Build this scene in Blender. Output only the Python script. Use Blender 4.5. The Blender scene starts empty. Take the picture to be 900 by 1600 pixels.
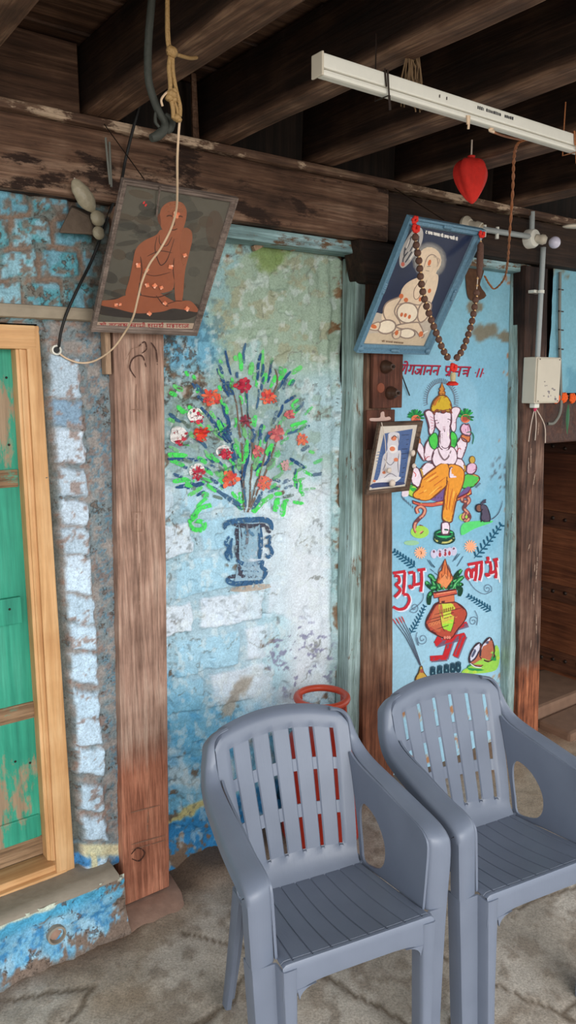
import bpy, bmesh, math, random
import numpy as np
from mathutils import Vector, noise as mnoise
from mathutils.geometry import tessellate_polygon, delaunay_2d_cdt
random.seed(7)
SC = bpy.context.scene
COL = SC.collection

# ------------------------------------------------------------------ camera and frame of reference
FPX = 1200.0
PITCH = math.atan(200 / FPX)
CAMH = 1.82
YAW = math.radians(36.4)            # the long wall recedes to the right by this much
cp, sp = math.cos(PITCH), math.sin(PITCH)
C0 = np.array([0, 0, CAMH])
RT, FW, UPV = np.array([1., 0, 0]), np.array([0, cp, -sp]), np.array([0, sp, cp])
UA = np.array([math.cos(YAW), math.sin(YAW), 0])       # along the wall
NA = np.array([math.sin(YAW), -math.cos(YAW), 0])      # out of the wall
ZA = np.array([0, 0, 1.0])

def ray(px, py):
    return FW * FPX + RT * (px - 450) + UPV * (800 - py)
def ground(px, py, z=0.0):
    d = ray(px, py)
    return C0 + d * ((z - CAMH) / d[2])
ORG = ground(265, 1395)
def W(u, v, n=0.0):
    p = ORG + u * UA + n * NA
    return np.array([p[0], p[1], v])
def uvn(p):
    q = np.asarray(p) - ORG
    return np.array([q @ UA, p[2], q @ NA])
def P(px, py, n=0.0):                # the point of the wall-parallel plane n seen at a photo pixel
    d = ray(px, py)
    return C0 + d * (((ORG + n * NA - C0) @ NA) / (d @ NA))
def PUV(px, py, n=0.0):
    a = uvn(P(px, py, n))
    return a[0], a[1]
def pu(px, py, u):                   # the same on a plane across the wall
    d = ray(px, py)
    return C0 + d * (((ORG + u * UA - C0) @ UA) / (d @ UA))
def proj_arr(pts):
    q = pts - C0
    z = q @ FW
    return 450 + FPX * (q @ RT) / z, 800 - FPX * (q @ UPV) / z

# ------------------------------------------------------------------ helpers: colour, noise
def lin1(c):
    c = c / 255.0
    return c / 12.92 if c <= 0.04045 else ((c + 0.055) / 1.055) ** 2.4
def lin(c):
    return (lin1(c[0]), lin1(c[1]), lin1(c[2]), 1.0)
def linarr(a):
    a = np.clip(a, 0, 255) / 255.0
    return np.where(a <= 0.04045, a / 12.92, ((a + 0.055) / 1.055) ** 2.4)
def _hash(i, j, s):
    h = (i * 374761393 + j * 668265263 + s * 982451653) & 0x7fffffff
    h = ((h ^ (h >> 13)) * 1274126177) & 0x7fffffff
    return ((h ^ (h >> 16)) & 0xffff) / 65535.0
def vnoise(x, y, s=0):
    xi, yi = np.floor(x).astype(np.int64), np.floor(y).astype(np.int64)
    fx, fy = x - xi, y - yi
    fx, fy = fx * fx * (3 - 2 * fx), fy * fy * (3 - 2 * fy)
    a, b = _hash(xi, yi, s), _hash(xi + 1, yi, s)
    c, d = _hash(xi, yi + 1, s), _hash(xi + 1, yi + 1, s)
    return (a * (1 - fx) + b * fx) * (1 - fy) + (c * (1 - fx) + d * fx) * fy
def fbm(x, y, s=0, o=4):
    r, a, t = 0, 0.5, 0
    for k in range(o):
        r = r + a * vnoise(x * 2 ** k, y * 2 ** k, s + k * 17)
        t += a
        a *= 0.5
    return r / t
def sm(x, a, b):
    t = np.clip((x - a) / (b - a + 1e-9), 0, 1)
    return t * t * (3 - 2 * t)
def catmull(pts, closed=False, n=6):
    pts = [np.asarray(p, float) for p in pts]
    m = len(pts)
    if m < 3:
        return pts
    out = []
    for i in range(m if closed else m - 1):
        if closed:
            a, b, c, d = pts[i - 1], pts[i], pts[(i + 1) % m], pts[(i + 2) % m]
        else:
            a, b, c, d = pts[max(i - 1, 0)], pts[i], pts[i + 1], pts[min(i + 2, m - 1)]
        for k in range(n):
            t = k / n
            out.append(0.5 * (2 * b + (c - a) * t + (2 * a - 5 * b + 4 * c - d) * t * t + (3 * b - a - 3 * c + d) * t ** 3))
    if not closed:
        out.append(pts[-1])
    return out

# ------------------------------------------------------------------ helpers: meshes
class MB:
    def __init__(s):
        s.v, s.f, s.c = [], [], []
        s.mi = []
    def add(s, vs, fs, col=None, mi=0):
        o = len(s.v)
        s.v += [tuple(map(float, p)) for p in vs]
        if col is not None:
            s.c += [col] * len(vs) if not isinstance(col, list) else col
        s.f += [tuple(i + o for i in f) for f in fs]
        s.mi += [mi] * len(fs)
        return s
    def hexa(s, b, t, mi=0):          # four bottom points and four top points, same turn
        return s.add(list(b) + list(t), [(3, 2, 1, 0), (4, 5, 6, 7), (0, 1, 5, 4), (1, 2, 6, 5), (2, 3, 7, 6), (3, 0, 4, 7)], mi=mi)
    def box(s, u0, u1, v0, v1, n0, n1, mi=0):     # box in wall coordinates
        return s.hexa([W(u0, v0, n1), W(u1, v0, n1), W(u1, v0, n0), W(u0, v0, n0)],
                      [W(u0, v1, n1), W(u1, v1, n1), W(u1, v1, n0), W(u0, v1, n0)], mi)
    def tube(s, path, r, seg=8, cap=True, smooth=0, mi=0):
        if smooth:
            path = catmull(path, n=smooth)
        path = [np.asarray(p, float) for p in path]
        n = len(path)
        rs = r if hasattr(r, '__len__') else [r] * n
        if len(rs) != n:
            rs = list(np.interp(np.linspace(0, 1, n), np.linspace(0, 1, len(rs)), rs))
        ref = None
        vs, fs = [], []
        for i, p in enumerate(path):
            t = path[min(i + 1, n - 1)] - path[max(i - 1, 0)]
            t = t / (np.linalg.norm(t) + 1e-12)
            if ref is None:
                ref = np.array([1., 0, 0]) if abs(t[0]) < 0.8 else np.array([0, 1., 0])
            ref = ref - t * (ref @ t)
            ref = ref / np.linalg.norm(ref)
            b = np.cross(t, ref)
            for k in range(seg):
                a = 2 * math.pi * k / seg
                vs.append(p + rs[i] * (math.cos(a) * ref + math.sin(a) * b))
        for i in range(n - 1):
            for k in range(seg):
                k2 = (k + 1) % seg
                fs.append((i * seg + k, i * seg + k2, (i + 1) * seg + k2, (i + 1) * seg + k))
        if cap:
            fs.append(tuple(range(seg - 1, -1, -1)))
            fs.append(tuple((n - 1) * seg + k for k in range(seg)))
        return s.add(vs, fs, mi=mi)
    def lathe(s, base, axis, prof, seg=20, mi=0):   # prof: (radius, height) along axis
        axis = np.asarray(axis, float) / np.linalg.norm(axis)
        ref = np.array([1., 0, 0]) if abs(axis[0]) < 0.8 else np.array([0, 1., 0])
        ref = ref - axis * (ref @ axis)
        ref /= np.linalg.norm(ref)
        b = np.cross(axis, ref)
        vs, fs = [], []
        for r, h in prof:
            for k in range(seg):
                a = 2 * math.pi * k / seg
                vs.append(np.asarray(base) + axis * h + r * (math.cos(a) * ref + math.sin(a) * b))
        for i in range(len(prof) - 1):
            for k in range(seg):
                k2 = (k + 1) % seg
                fs.append((i * seg + k, i * seg + k2, (i + 1) * seg + k2, (i + 1) * seg + k))
        fs.append(tuple(range(seg - 1, -1, -1)))
        fs.append(tuple((len(prof) - 1) * seg + k for k in range(seg)))
        return s.add(vs, fs, mi=mi)
    def blob(s, c, ex, ey, ez, nu=10, nv=7, jit=0, mi=0):
        c, ex, ey, ez = map(np.asarray, (c, ex, ey, ez))
        vs, fs = [c - ez], []
        for i in range(1, nv):
            th = math.pi * i / nv
            for k in range(nu):
                a = 2 * math.pi * k / nu
                j = 1 + random.uniform(-jit, jit)
                vs.append(c + j * (math.sin(th) * (math.cos(a) * ex + math.sin(a) * ey)) - math.cos(th) * ez)
        vs.append(c + ez)
        for k in range(nu):
            fs.append((0, 1 + (k + 1) % nu, 1 + k))
            fs.append((len(vs) - 1, 1 + (nv - 2) * nu + k, 1 + (nv - 2) * nu + (k + 1) % nu))
        for i in range(nv - 2):
            for k in range(nu):
                k2 = (k + 1) % nu
                fs.append((1 + i * nu + k, 1 + i * nu + k2, 1 + (i + 1) * nu + k2, 1 + (i + 1) * nu + k))
        return s.add(vs, fs, mi=mi)

WL = {}                                 # world location of each unrotated root
def wloc(o):
    while o is not None:
        if o.name in WL:
            return WL[o.name]
        o = o.parent
    return np.zeros(3)
def obj(name, mb, mat, parent=None, local=False, smooth=None, bevel=0, sub=0, rough=0, rscale=6, org=None):
    me = bpy.data.meshes.new(name)
    vs = np.array(mb.v, float)
    if rough:                            # hand-hewn unevenness
        for i, p in enumerate(vs):
            q = Vector(p * rscale)
            vs[i] = p + rough * np.array(mnoise.noise_vector(q))
    if parent is not None:
        off = np.zeros(3) if local else wloc(parent)
    else:
        lo, hi = vs.min(0), vs.max(0)
        off = np.array([(lo[0] + hi[0]) / 2, (lo[1] + hi[1]) / 2, lo[2]]) if org is None else np.asarray(org, float)
    me.from_pydata([tuple(p) for p in (vs - off)], [], mb.f)
    for m in (mat if isinstance(mat, (list, tuple)) else [mat]):
        me.materials.append(m)
    if len(mb.mi) == len(me.polygons) and any(mb.mi):
        me.polygons.foreach_set('material_index', mb.mi)
    if mb.c and len(mb.c) == len(mb.v):
        a = me.color_attributes.new('Col', 'FLOAT_COLOR', 'POINT')
        a.data.foreach_set('color', np.array(mb.c, np.float32).ravel())
    me.validate()
    bm = bmesh.new()
    bm.from_mesh(me)
    if not mb.c:
        bmesh.ops.recalc_face_normals(bm, faces=bm.faces)
    if bevel:
        es = [e for e in bm.edges if len(e.link_faces) == 2 and e.calc_face_angle(0) > 0.6]
        bmesh.ops.bevel(bm, geom=es, offset=bevel, segments=2, affect='EDGES', profile=0.6, clamp_overlap=True)
    bm.to_mesh(me)
    bm.free()
    if smooth is not None:
        me.polygons.foreach_set('use_smooth', [True] * len(me.polygons))
        if smooth > 0:
            me.set_sharp_from_angle(angle=math.radians(smooth))
    me.update()
    o = bpy.data.objects.new(name, me)
    COL.objects.link(o)
    if parent is not None:
        o.parent = parent
    else:
        o.location = off
        WL[o.name] = off
    return o
def decal(o, ly, mat):
    """marks that belong to the surface of o, in o's own mesh"""
    me = o.data
    if 'Col' not in me.color_attributes:
        a = me.color_attributes.new('Col', 'FLOAT_COLOR', 'POINT')
        a.data.foreach_set('color', [1.0] * (4 * len(me.vertices)))
    dm = bpy.data.meshes.new('marks')
    off = wloc(o)
    dm.from_pydata([tuple(np.array(p) - off) for p in ly.mb.v], [], ly.mb.f)
    a = dm.color_attributes.new('Col', 'FLOAT_COLOR', 'POINT')
    a.data.foreach_set('color', np.array(ly.mb.c, np.float32).ravel())
    bm = bmesh.new()
    bm.from_mesh(me)
    n0 = len(bm.faces)
    bm.from_mesh(dm)
    bm.faces.ensure_lookup_table()
    for f in bm.faces[n0:]:
        f.material_index = 1
    bm.to_mesh(me)
    bm.free()
    me.materials.append(mat)
    bpy.data.meshes.remove(dm)
def tag(o, label, cat, group=None):
    o['label'] = label
    o['category'] = cat
    if group:
        o['group'] = group
    return o
def thing(name, label, cat, loc, group=None, rotz=0):
    o = bpy.data.objects.new(name, None)
    o.empty_display_size = 0.05
    COL.objects.link(o)
    o.location = tuple(loc)
    o.rotation_euler = (0, 0, rotz)
    WL[o.name] = np.asarray(loc, float)
    return tag(o, label, cat, group)
def struct(o):
    o['kind'] = 'structure'
    return o

# ------------------------------------------------------------------ materials
def newmat(name):
    m = bpy.data.materials.new(name)
    m.use_nodes = True
    nt = m.node_tree
    return m, nt, nt.nodes, nt.links, nt.nodes['Principled BSDF']
def plain(name, c, rough=0.6, metal=0.0, bump=0.0, bscale=60, var=0.12, spec=0.4):
    m, nt, N, L, B = newmat(name)
    tc = N.new('ShaderNodeTexCoord')
    nz = N.new('ShaderNodeTexNoise')
    nz.inputs['Scale'].default_value = bscale
    nz.inputs['Detail'].default_value = 5
    L.new(tc.outputs['Object'], nz.inputs['Vector'])
    mx = N.new('ShaderNodeMix')
    mx.data_type = 'RGBA'
    a = lin(c)
    mx.inputs[6].default_value = tuple(x * (1 - var) for x in a[:3]) + (1,)
    mx.inputs[7].default_value = tuple(min(1, x * (1 + var)) for x in a[:3]) + (1,)
    L.new(nz.outputs['Fac'], mx.inputs[0])
    L.new(mx.outputs[2], B.inputs['Base Color'])
    B.inputs['Roughness'].default_value = rough
    B.inputs['Metallic'].default_value = metal
    B.inputs['Specular IOR Level'].default_value = spec
    if bump:
        bp = N.new('ShaderNodeBump')
        bp.inputs['Strength'].default_value = bump
        bp.inputs['Distance'].default_value = 0.004
        L.new(nz.outputs['Fac'], bp.inputs['Height'])
        L.new(bp.outputs['Normal'], B.inputs['Normal'])
    return m
def wood(name, dark, mid, light, axis=2, scale=1.0, rough=0.75, zones=(), bump=0.5, contrast=1.0, patch=None, fine=1.0):
    """grain runs along axis 0 = along the wall, 1 = out of the wall, 2 = up"""
    m, nt, N, L, B = newmat(name)
    tc = N.new('ShaderNodeTexCoord')
    rot = N.new('ShaderNodeMapping')
    rot.inputs['Rotation'].default_value = (0, 0, -YAW)
    L.new(tc.outputs['Object'], rot.inputs['Vector'])
    st = N.new('ShaderNodeMapping')
    s = [45 * scale] * 3
    s[axis] = 2.2 * scale
    st.inputs['Scale'].default_value = s
    L.new(rot.outputs[0], st.inputs['Vector'])
    n1 = N.new('ShaderNodeTexNoise')
    n1.inputs['Scale'].default_value = 1.0
    n1.inputs['Detail'].default_value = 7
    n1.inputs['Roughness'].default_value = 0.65
    n1.inputs['Distortion'].default_value = 0.6
    L.new(st.outputs[0], n1.inputs['Vector'])
    n2 = N.new('ShaderNodeTexNoise')
    n2.inputs['Scale'].default_value = 7 * scale
    n2.inputs['Detail'].default_value = 4
    L.new(rot.outputs[0], n2.inputs['Vector'])
    ad = N.new('ShaderNodeMath')
    ad.operation = 'MULTIPLY_ADD'
    ad.inputs[1].default_value = 0.62
    mu = N.new('ShaderNodeMath')
    mu.operation = 'MULTIPLY'
    mu.inputs[1].default_value = 0.38
    L.new(n2.outputs['Fac'], mu.inputs[0])
    L.new(n1.outputs['Fac'], ad.inputs[0])
    L.new(mu.outputs[0], ad.inputs[2])
    rp = N.new('ShaderNodeValToRGB')
    e = rp.color_ramp.elements
    h = 0.17 / contrast
    e[0].position, e[0].color = 0.5 - h, lin(dark)
    e[1].position, e[1].color = 0.5 + h, lin(light)
    k = e.new(0.5)
    k.color = lin(mid)
    L.new(ad.outputs[0], rp.inputs[0])
    out = rp.outputs[0]
    if patch:                            # (colour, noise scale, threshold): old paint left on the wood
        n3 = N.new('ShaderNodeTexNoise')
        n3.inputs['Scale'].default_value = patch[1]
        n3.inputs['Detail'].default_value = 8
        n3.inputs['Roughness'].default_value = 0.7
        ms = N.new('ShaderNodeMapping')
        q = [1.0] * 3
        q[axis] = 0.35
        ms.inputs['Scale'].default_value = q
        L.new(rot.outputs[0], ms.inputs['Vector'])
        L.new(ms.outputs[0], n3.inputs['Vector'])
        r3 = N.new('ShaderNodeMapRange')
        r3.inputs[1].default_value = patch[2]
        r3.inputs[2].default_value = patch[2] + 0.05
        L.new(n3.outputs['Fac'], r3.inputs[0])
        mx = N.new('ShaderNodeMix')
        mx.data_type = 'RGBA'
        mx.inputs[7].default_value = lin(patch[0])
        L.new(r3.outputs[0], mx.inputs[0])
        L.new(out, mx.inputs[6])
        out = mx.outputs[2]
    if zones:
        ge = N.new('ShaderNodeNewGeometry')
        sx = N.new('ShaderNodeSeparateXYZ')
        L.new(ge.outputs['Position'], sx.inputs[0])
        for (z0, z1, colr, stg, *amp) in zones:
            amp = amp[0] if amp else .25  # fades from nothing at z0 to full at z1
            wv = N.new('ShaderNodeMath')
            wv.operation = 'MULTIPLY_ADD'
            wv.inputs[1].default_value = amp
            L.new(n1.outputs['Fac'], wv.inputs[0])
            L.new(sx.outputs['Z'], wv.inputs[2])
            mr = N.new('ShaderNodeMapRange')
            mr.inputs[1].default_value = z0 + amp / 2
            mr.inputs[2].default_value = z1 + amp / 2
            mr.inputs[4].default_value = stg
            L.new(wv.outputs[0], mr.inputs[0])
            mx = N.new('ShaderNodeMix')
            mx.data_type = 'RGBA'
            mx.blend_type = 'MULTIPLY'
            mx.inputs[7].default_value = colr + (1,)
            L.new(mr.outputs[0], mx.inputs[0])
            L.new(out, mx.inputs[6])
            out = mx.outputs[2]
    fs = N.new('ShaderNodeMapping')
    q = [190 * scale] * 3
    q[axis] = 9 * scale
    fs.inputs['Scale'].default_value = q
    L.new(rot.outputs[0], fs.inputs['Vector'])
    fn = N.new('ShaderNodeTexNoise')
    fn.inputs['Scale'].default_value = 1.0
    fn.inputs['Detail'].default_value = 5
    fn.inputs['Roughness'].default_value = 0.7
    L.new(fs.outputs[0], fn.inputs['Vector'])
    fr = N.new('ShaderNodeMapRange')
    fr.inputs[1].default_value = 0.32
    fr.inputs[2].default_value = 0.62
    fr.inputs[3].default_value = 1 - 0.42 * fine
    fr.inputs[4].default_value = 1 + 0.16 * fine
    L.new(fn.outputs['Fac'], fr.inputs[0])
    fv = N.new('ShaderNodeVectorMath')
    fv.operation = 'SCALE'
    L.new(out, fv.inputs[0])
    L.new(fr.outputs[0], fv.inputs['Scale'])
    L.new(fv.outputs[0], B.inputs['Base Color'])
    B.inputs['Roughness'].default_value = rough
    B.inputs['Specular IOR Level'].default_value = 0.25
    bp = N.new('ShaderNodeBump')
    bp.inputs['Strength'].default_value = bump
    bp.inputs['Distance'].default_value = 0.006
    L.new(n1.outputs['Fac'], bp.inputs['Height'])
    L.new(bp.outputs['Normal'], B.inputs['Normal'])
    return m
def plaster(name, fleck=(96, 84, 72), thr=0.64, fscale=38, var=0.16, bump=0.5, bscale=90, rough=0.85):
    """painted surface: the Col attribute is the paint, flecks are where it has come off"""
    m, nt, N, L, B = newmat(name)
    at = N.new('ShaderNodeAttribute')
    at.attribute_name = 'Col'
    tc = N.new('ShaderNodeTexCoord')
    n1 = N.new('ShaderNodeTexNoise')
    n1.inputs['Scale'].default_value = 14
    n1.inputs['Detail'].default_value = 9
    n1.inputs['Roughness'].default_value = 0.7
    L.new(tc.outputs['Object'], n1.inputs['Vector'])
    mr = N.new('ShaderNodeMapRange')
    mr.inputs[1].default_value = 0.3
    mr.inputs[2].default_value = 0.7
    mr.inputs[3].default_value = 1 - var
    mr.inputs[4].default_value = 1 + var * 0.6
    L.new(n1.outputs['Fac'], mr.inputs[0])
    vm = N.new('ShaderNodeVectorMath')
    vm.operation = 'SCALE'
    L.new(at.outputs['Color'], vm.inputs[0])
    nf = N.new('ShaderNodeTexNoise')
    nf.inputs['Scale'].default_value = bscale * 1.6
    nf.inputs['Detail'].default_value = 6
    nf.inputs['Roughness'].default_value = 0.8
    L.new(tc.outputs['Object'], nf.inputs['Vector'])
    nr = N.new('ShaderNodeMapRange')
    nr.inputs[1].default_value = 0.34
    nr.inputs[2].default_value = 0.6
    nr.inputs[3].default_value = 1 - var * 2.2
    nr.inputs[4].default_value = 1 + var * 0.5
    L.new(nf.outputs['Fac'], nr.inputs[0])
    mm = N.new('ShaderNodeMath')
    mm.operation = 'MULTIPLY'
    L.new(mr.outputs[0], mm.inputs[0])
    L.new(nr.outputs[0], mm.inputs[1])
    L.new(mm.outputs[0], vm.inputs['Scale'])
    n2 = N.new('ShaderNodeTexNoise')
    n2.inputs['Scale'].default_value = fscale
    n2.inputs['Detail'].default_value = 8
    n2.inputs['Roughness'].default_value = 0.75
    L.new(tc.outputs['Object'], n2.inputs['Vector'])
    m2 = N.new('ShaderNodeMapRange')
    # the attribute's alpha carries how worn the paint is there
    th = N.new('ShaderNodeMath')
    th.operation = 'SUBTRACT'
    th.inputs[0].default_value = thr + 0.2
    sc = N.new('ShaderNodeMath')
    sc.operation = 'MULTIPLY'
    sc.inputs[1].default_value = 0.3
    L.new(at.outputs['Alpha'], sc.inputs[0])
    L.new(sc.outputs[0], th.inputs[1])
    th2 = N.new('ShaderNodeMath')
    th2.inputs[1].default_value = 0.03
    L.new(th.outputs[0], th2.inputs[0])
    L.new(n2.outputs['Fac'], m2.inputs[0])
    L.new(th.outputs[0], m2.inputs[1])
    L.new(th2.outputs[0], m2.inputs[2])
    m2.inputs[4].default_value = 0.8
    mx = N.new('ShaderNodeMix')
    mx.data_type = 'RGBA'
    mx.inputs[7].default_value = lin(fleck)
    L.new(m2.outputs[0], mx.inputs[0])
    L.new(vm.outputs[0], mx.inputs[6])
    L.new(mx.outputs[2], B.inputs['Base Color'])
    B.inputs['Roughness'].default_value = rough
    B.inputs['Specular IOR Level'].default_value = 0.2
    n3 = N.new('ShaderNodeTexNoise')
    n3.inputs['Scale'].default_value = bscale
    n3.inputs['Detail'].default_value = 6
    L.new(tc.outputs['Object'], n3.inputs['Vector'])
    sb = N.new('ShaderNodeMath')
    sb.operation = 'SUBTRACT'
    L.new(n3.outputs['Fac'], sb.inputs[0])
    L.new(m2.outputs[0], sb.inputs[1])
    bp = N.new('ShaderNodeBump')
    bp.inputs['Strength'].default_value = bump
    bp.inputs['Distance'].default_value = 0.003
    L.new(sb.outputs[0], bp.inputs['Height'])
    L.new(bp.outputs['Normal'], B.inputs['Normal'])
    return m
def paint(name, dry=0.0, rough=0.7, dscale=160, var=0.12):
    """brushed paint: Col attribute, worn through where dry > 0"""
    m, nt, N, L, B = newmat(name)
    at = N.new('ShaderNodeAttribute')
    at.attribute_name = 'Col'
    tc = N.new('ShaderNodeTexCoord')
    n1 = N.new('ShaderNodeTexNoise')
    n1.inputs['Scale'].default_value = 70
    n1.inputs['Detail'].default_value = 6
    L.new(tc.outputs['Object'], n1.inputs['Vector'])
    mr = N.new('ShaderNodeMapRange')
    mr.inputs[1].default_value = 0.3
    mr.inputs[2].default_value = 0.7
    mr.inputs[3].default_value = 1 - var
    mr.inputs[4].default_value = 1 + var
    L.new(n1.outputs['Fac'], mr.inputs[0])
    vm = N.new('ShaderNodeVectorMath')
    vm.operation = 'SCALE'
    L.new(at.outputs['Color'], vm.inputs[0])
    L.new(mr.outputs[0], vm.inputs['Scale'])
    L.new(vm.outputs[0], B.inputs['Base Color'])
    B.inputs['Roughness'].default_value = rough
    B.inputs['Specular IOR Level'].default_value = 0.25
    n2 = N.new('ShaderNodeTexNoise')
    n2.inputs['Scale'].default_value = dscale
    n2.inputs['Detail'].default_value = 5
    n2.inputs['Roughness'].default_value = 0.7
    L.new(tc.outputs['Object'], n2.inputs['Vector'])
    m2 = N.new('ShaderNodeMapRange')
    m2.inputs[1].default_value = 0.36 + dry * 0.2
    m2.inputs[2].default_value = 0.42 + dry * 0.2
    L.new(n2.outputs['Fac'], m2.inputs[0])
    mu = N.new('ShaderNodeMath')
    mu.operation = 'MULTIPLY'
    L.new(at.outputs['Alpha'], mu.inputs[0])
    if dry > 0:
        L.new(m2.outputs[0], mu.inputs[1])
    else:
        mu.inputs[1].default_value = 1.0
    tr = N.new('ShaderNodeBsdfTransparent')
    ms = N.new('ShaderNodeMixShader')
    L.new(mu.outputs[0], ms.inputs[0])
    L.new(tr.outputs[0], ms.inputs[1])
    L.new(B.outputs[0], ms.inputs[2])
    L.new(ms.outputs[0], N['Material Output'].inputs['Surface'])
    return m
def glass(name, gl=0.06, rough=0.08):
    m, nt, N, L, B = newmat(name)
    tr = N.new('ShaderNodeBsdfTransparent')
    gs = N.new('ShaderNodeBsdfGlossy')
    gs.inputs['Roughness'].default_value = rough
    ms = N.new('ShaderNodeMixShader')
    ms.inputs[0].default_value = gl
    L.new(tr.outputs[0], ms.inputs[1])
    L.new(gs.outputs[0], ms.inputs[2])
    L.new(ms.outputs[0], N['Material Output'].inputs['Surface'])
    return m

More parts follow.
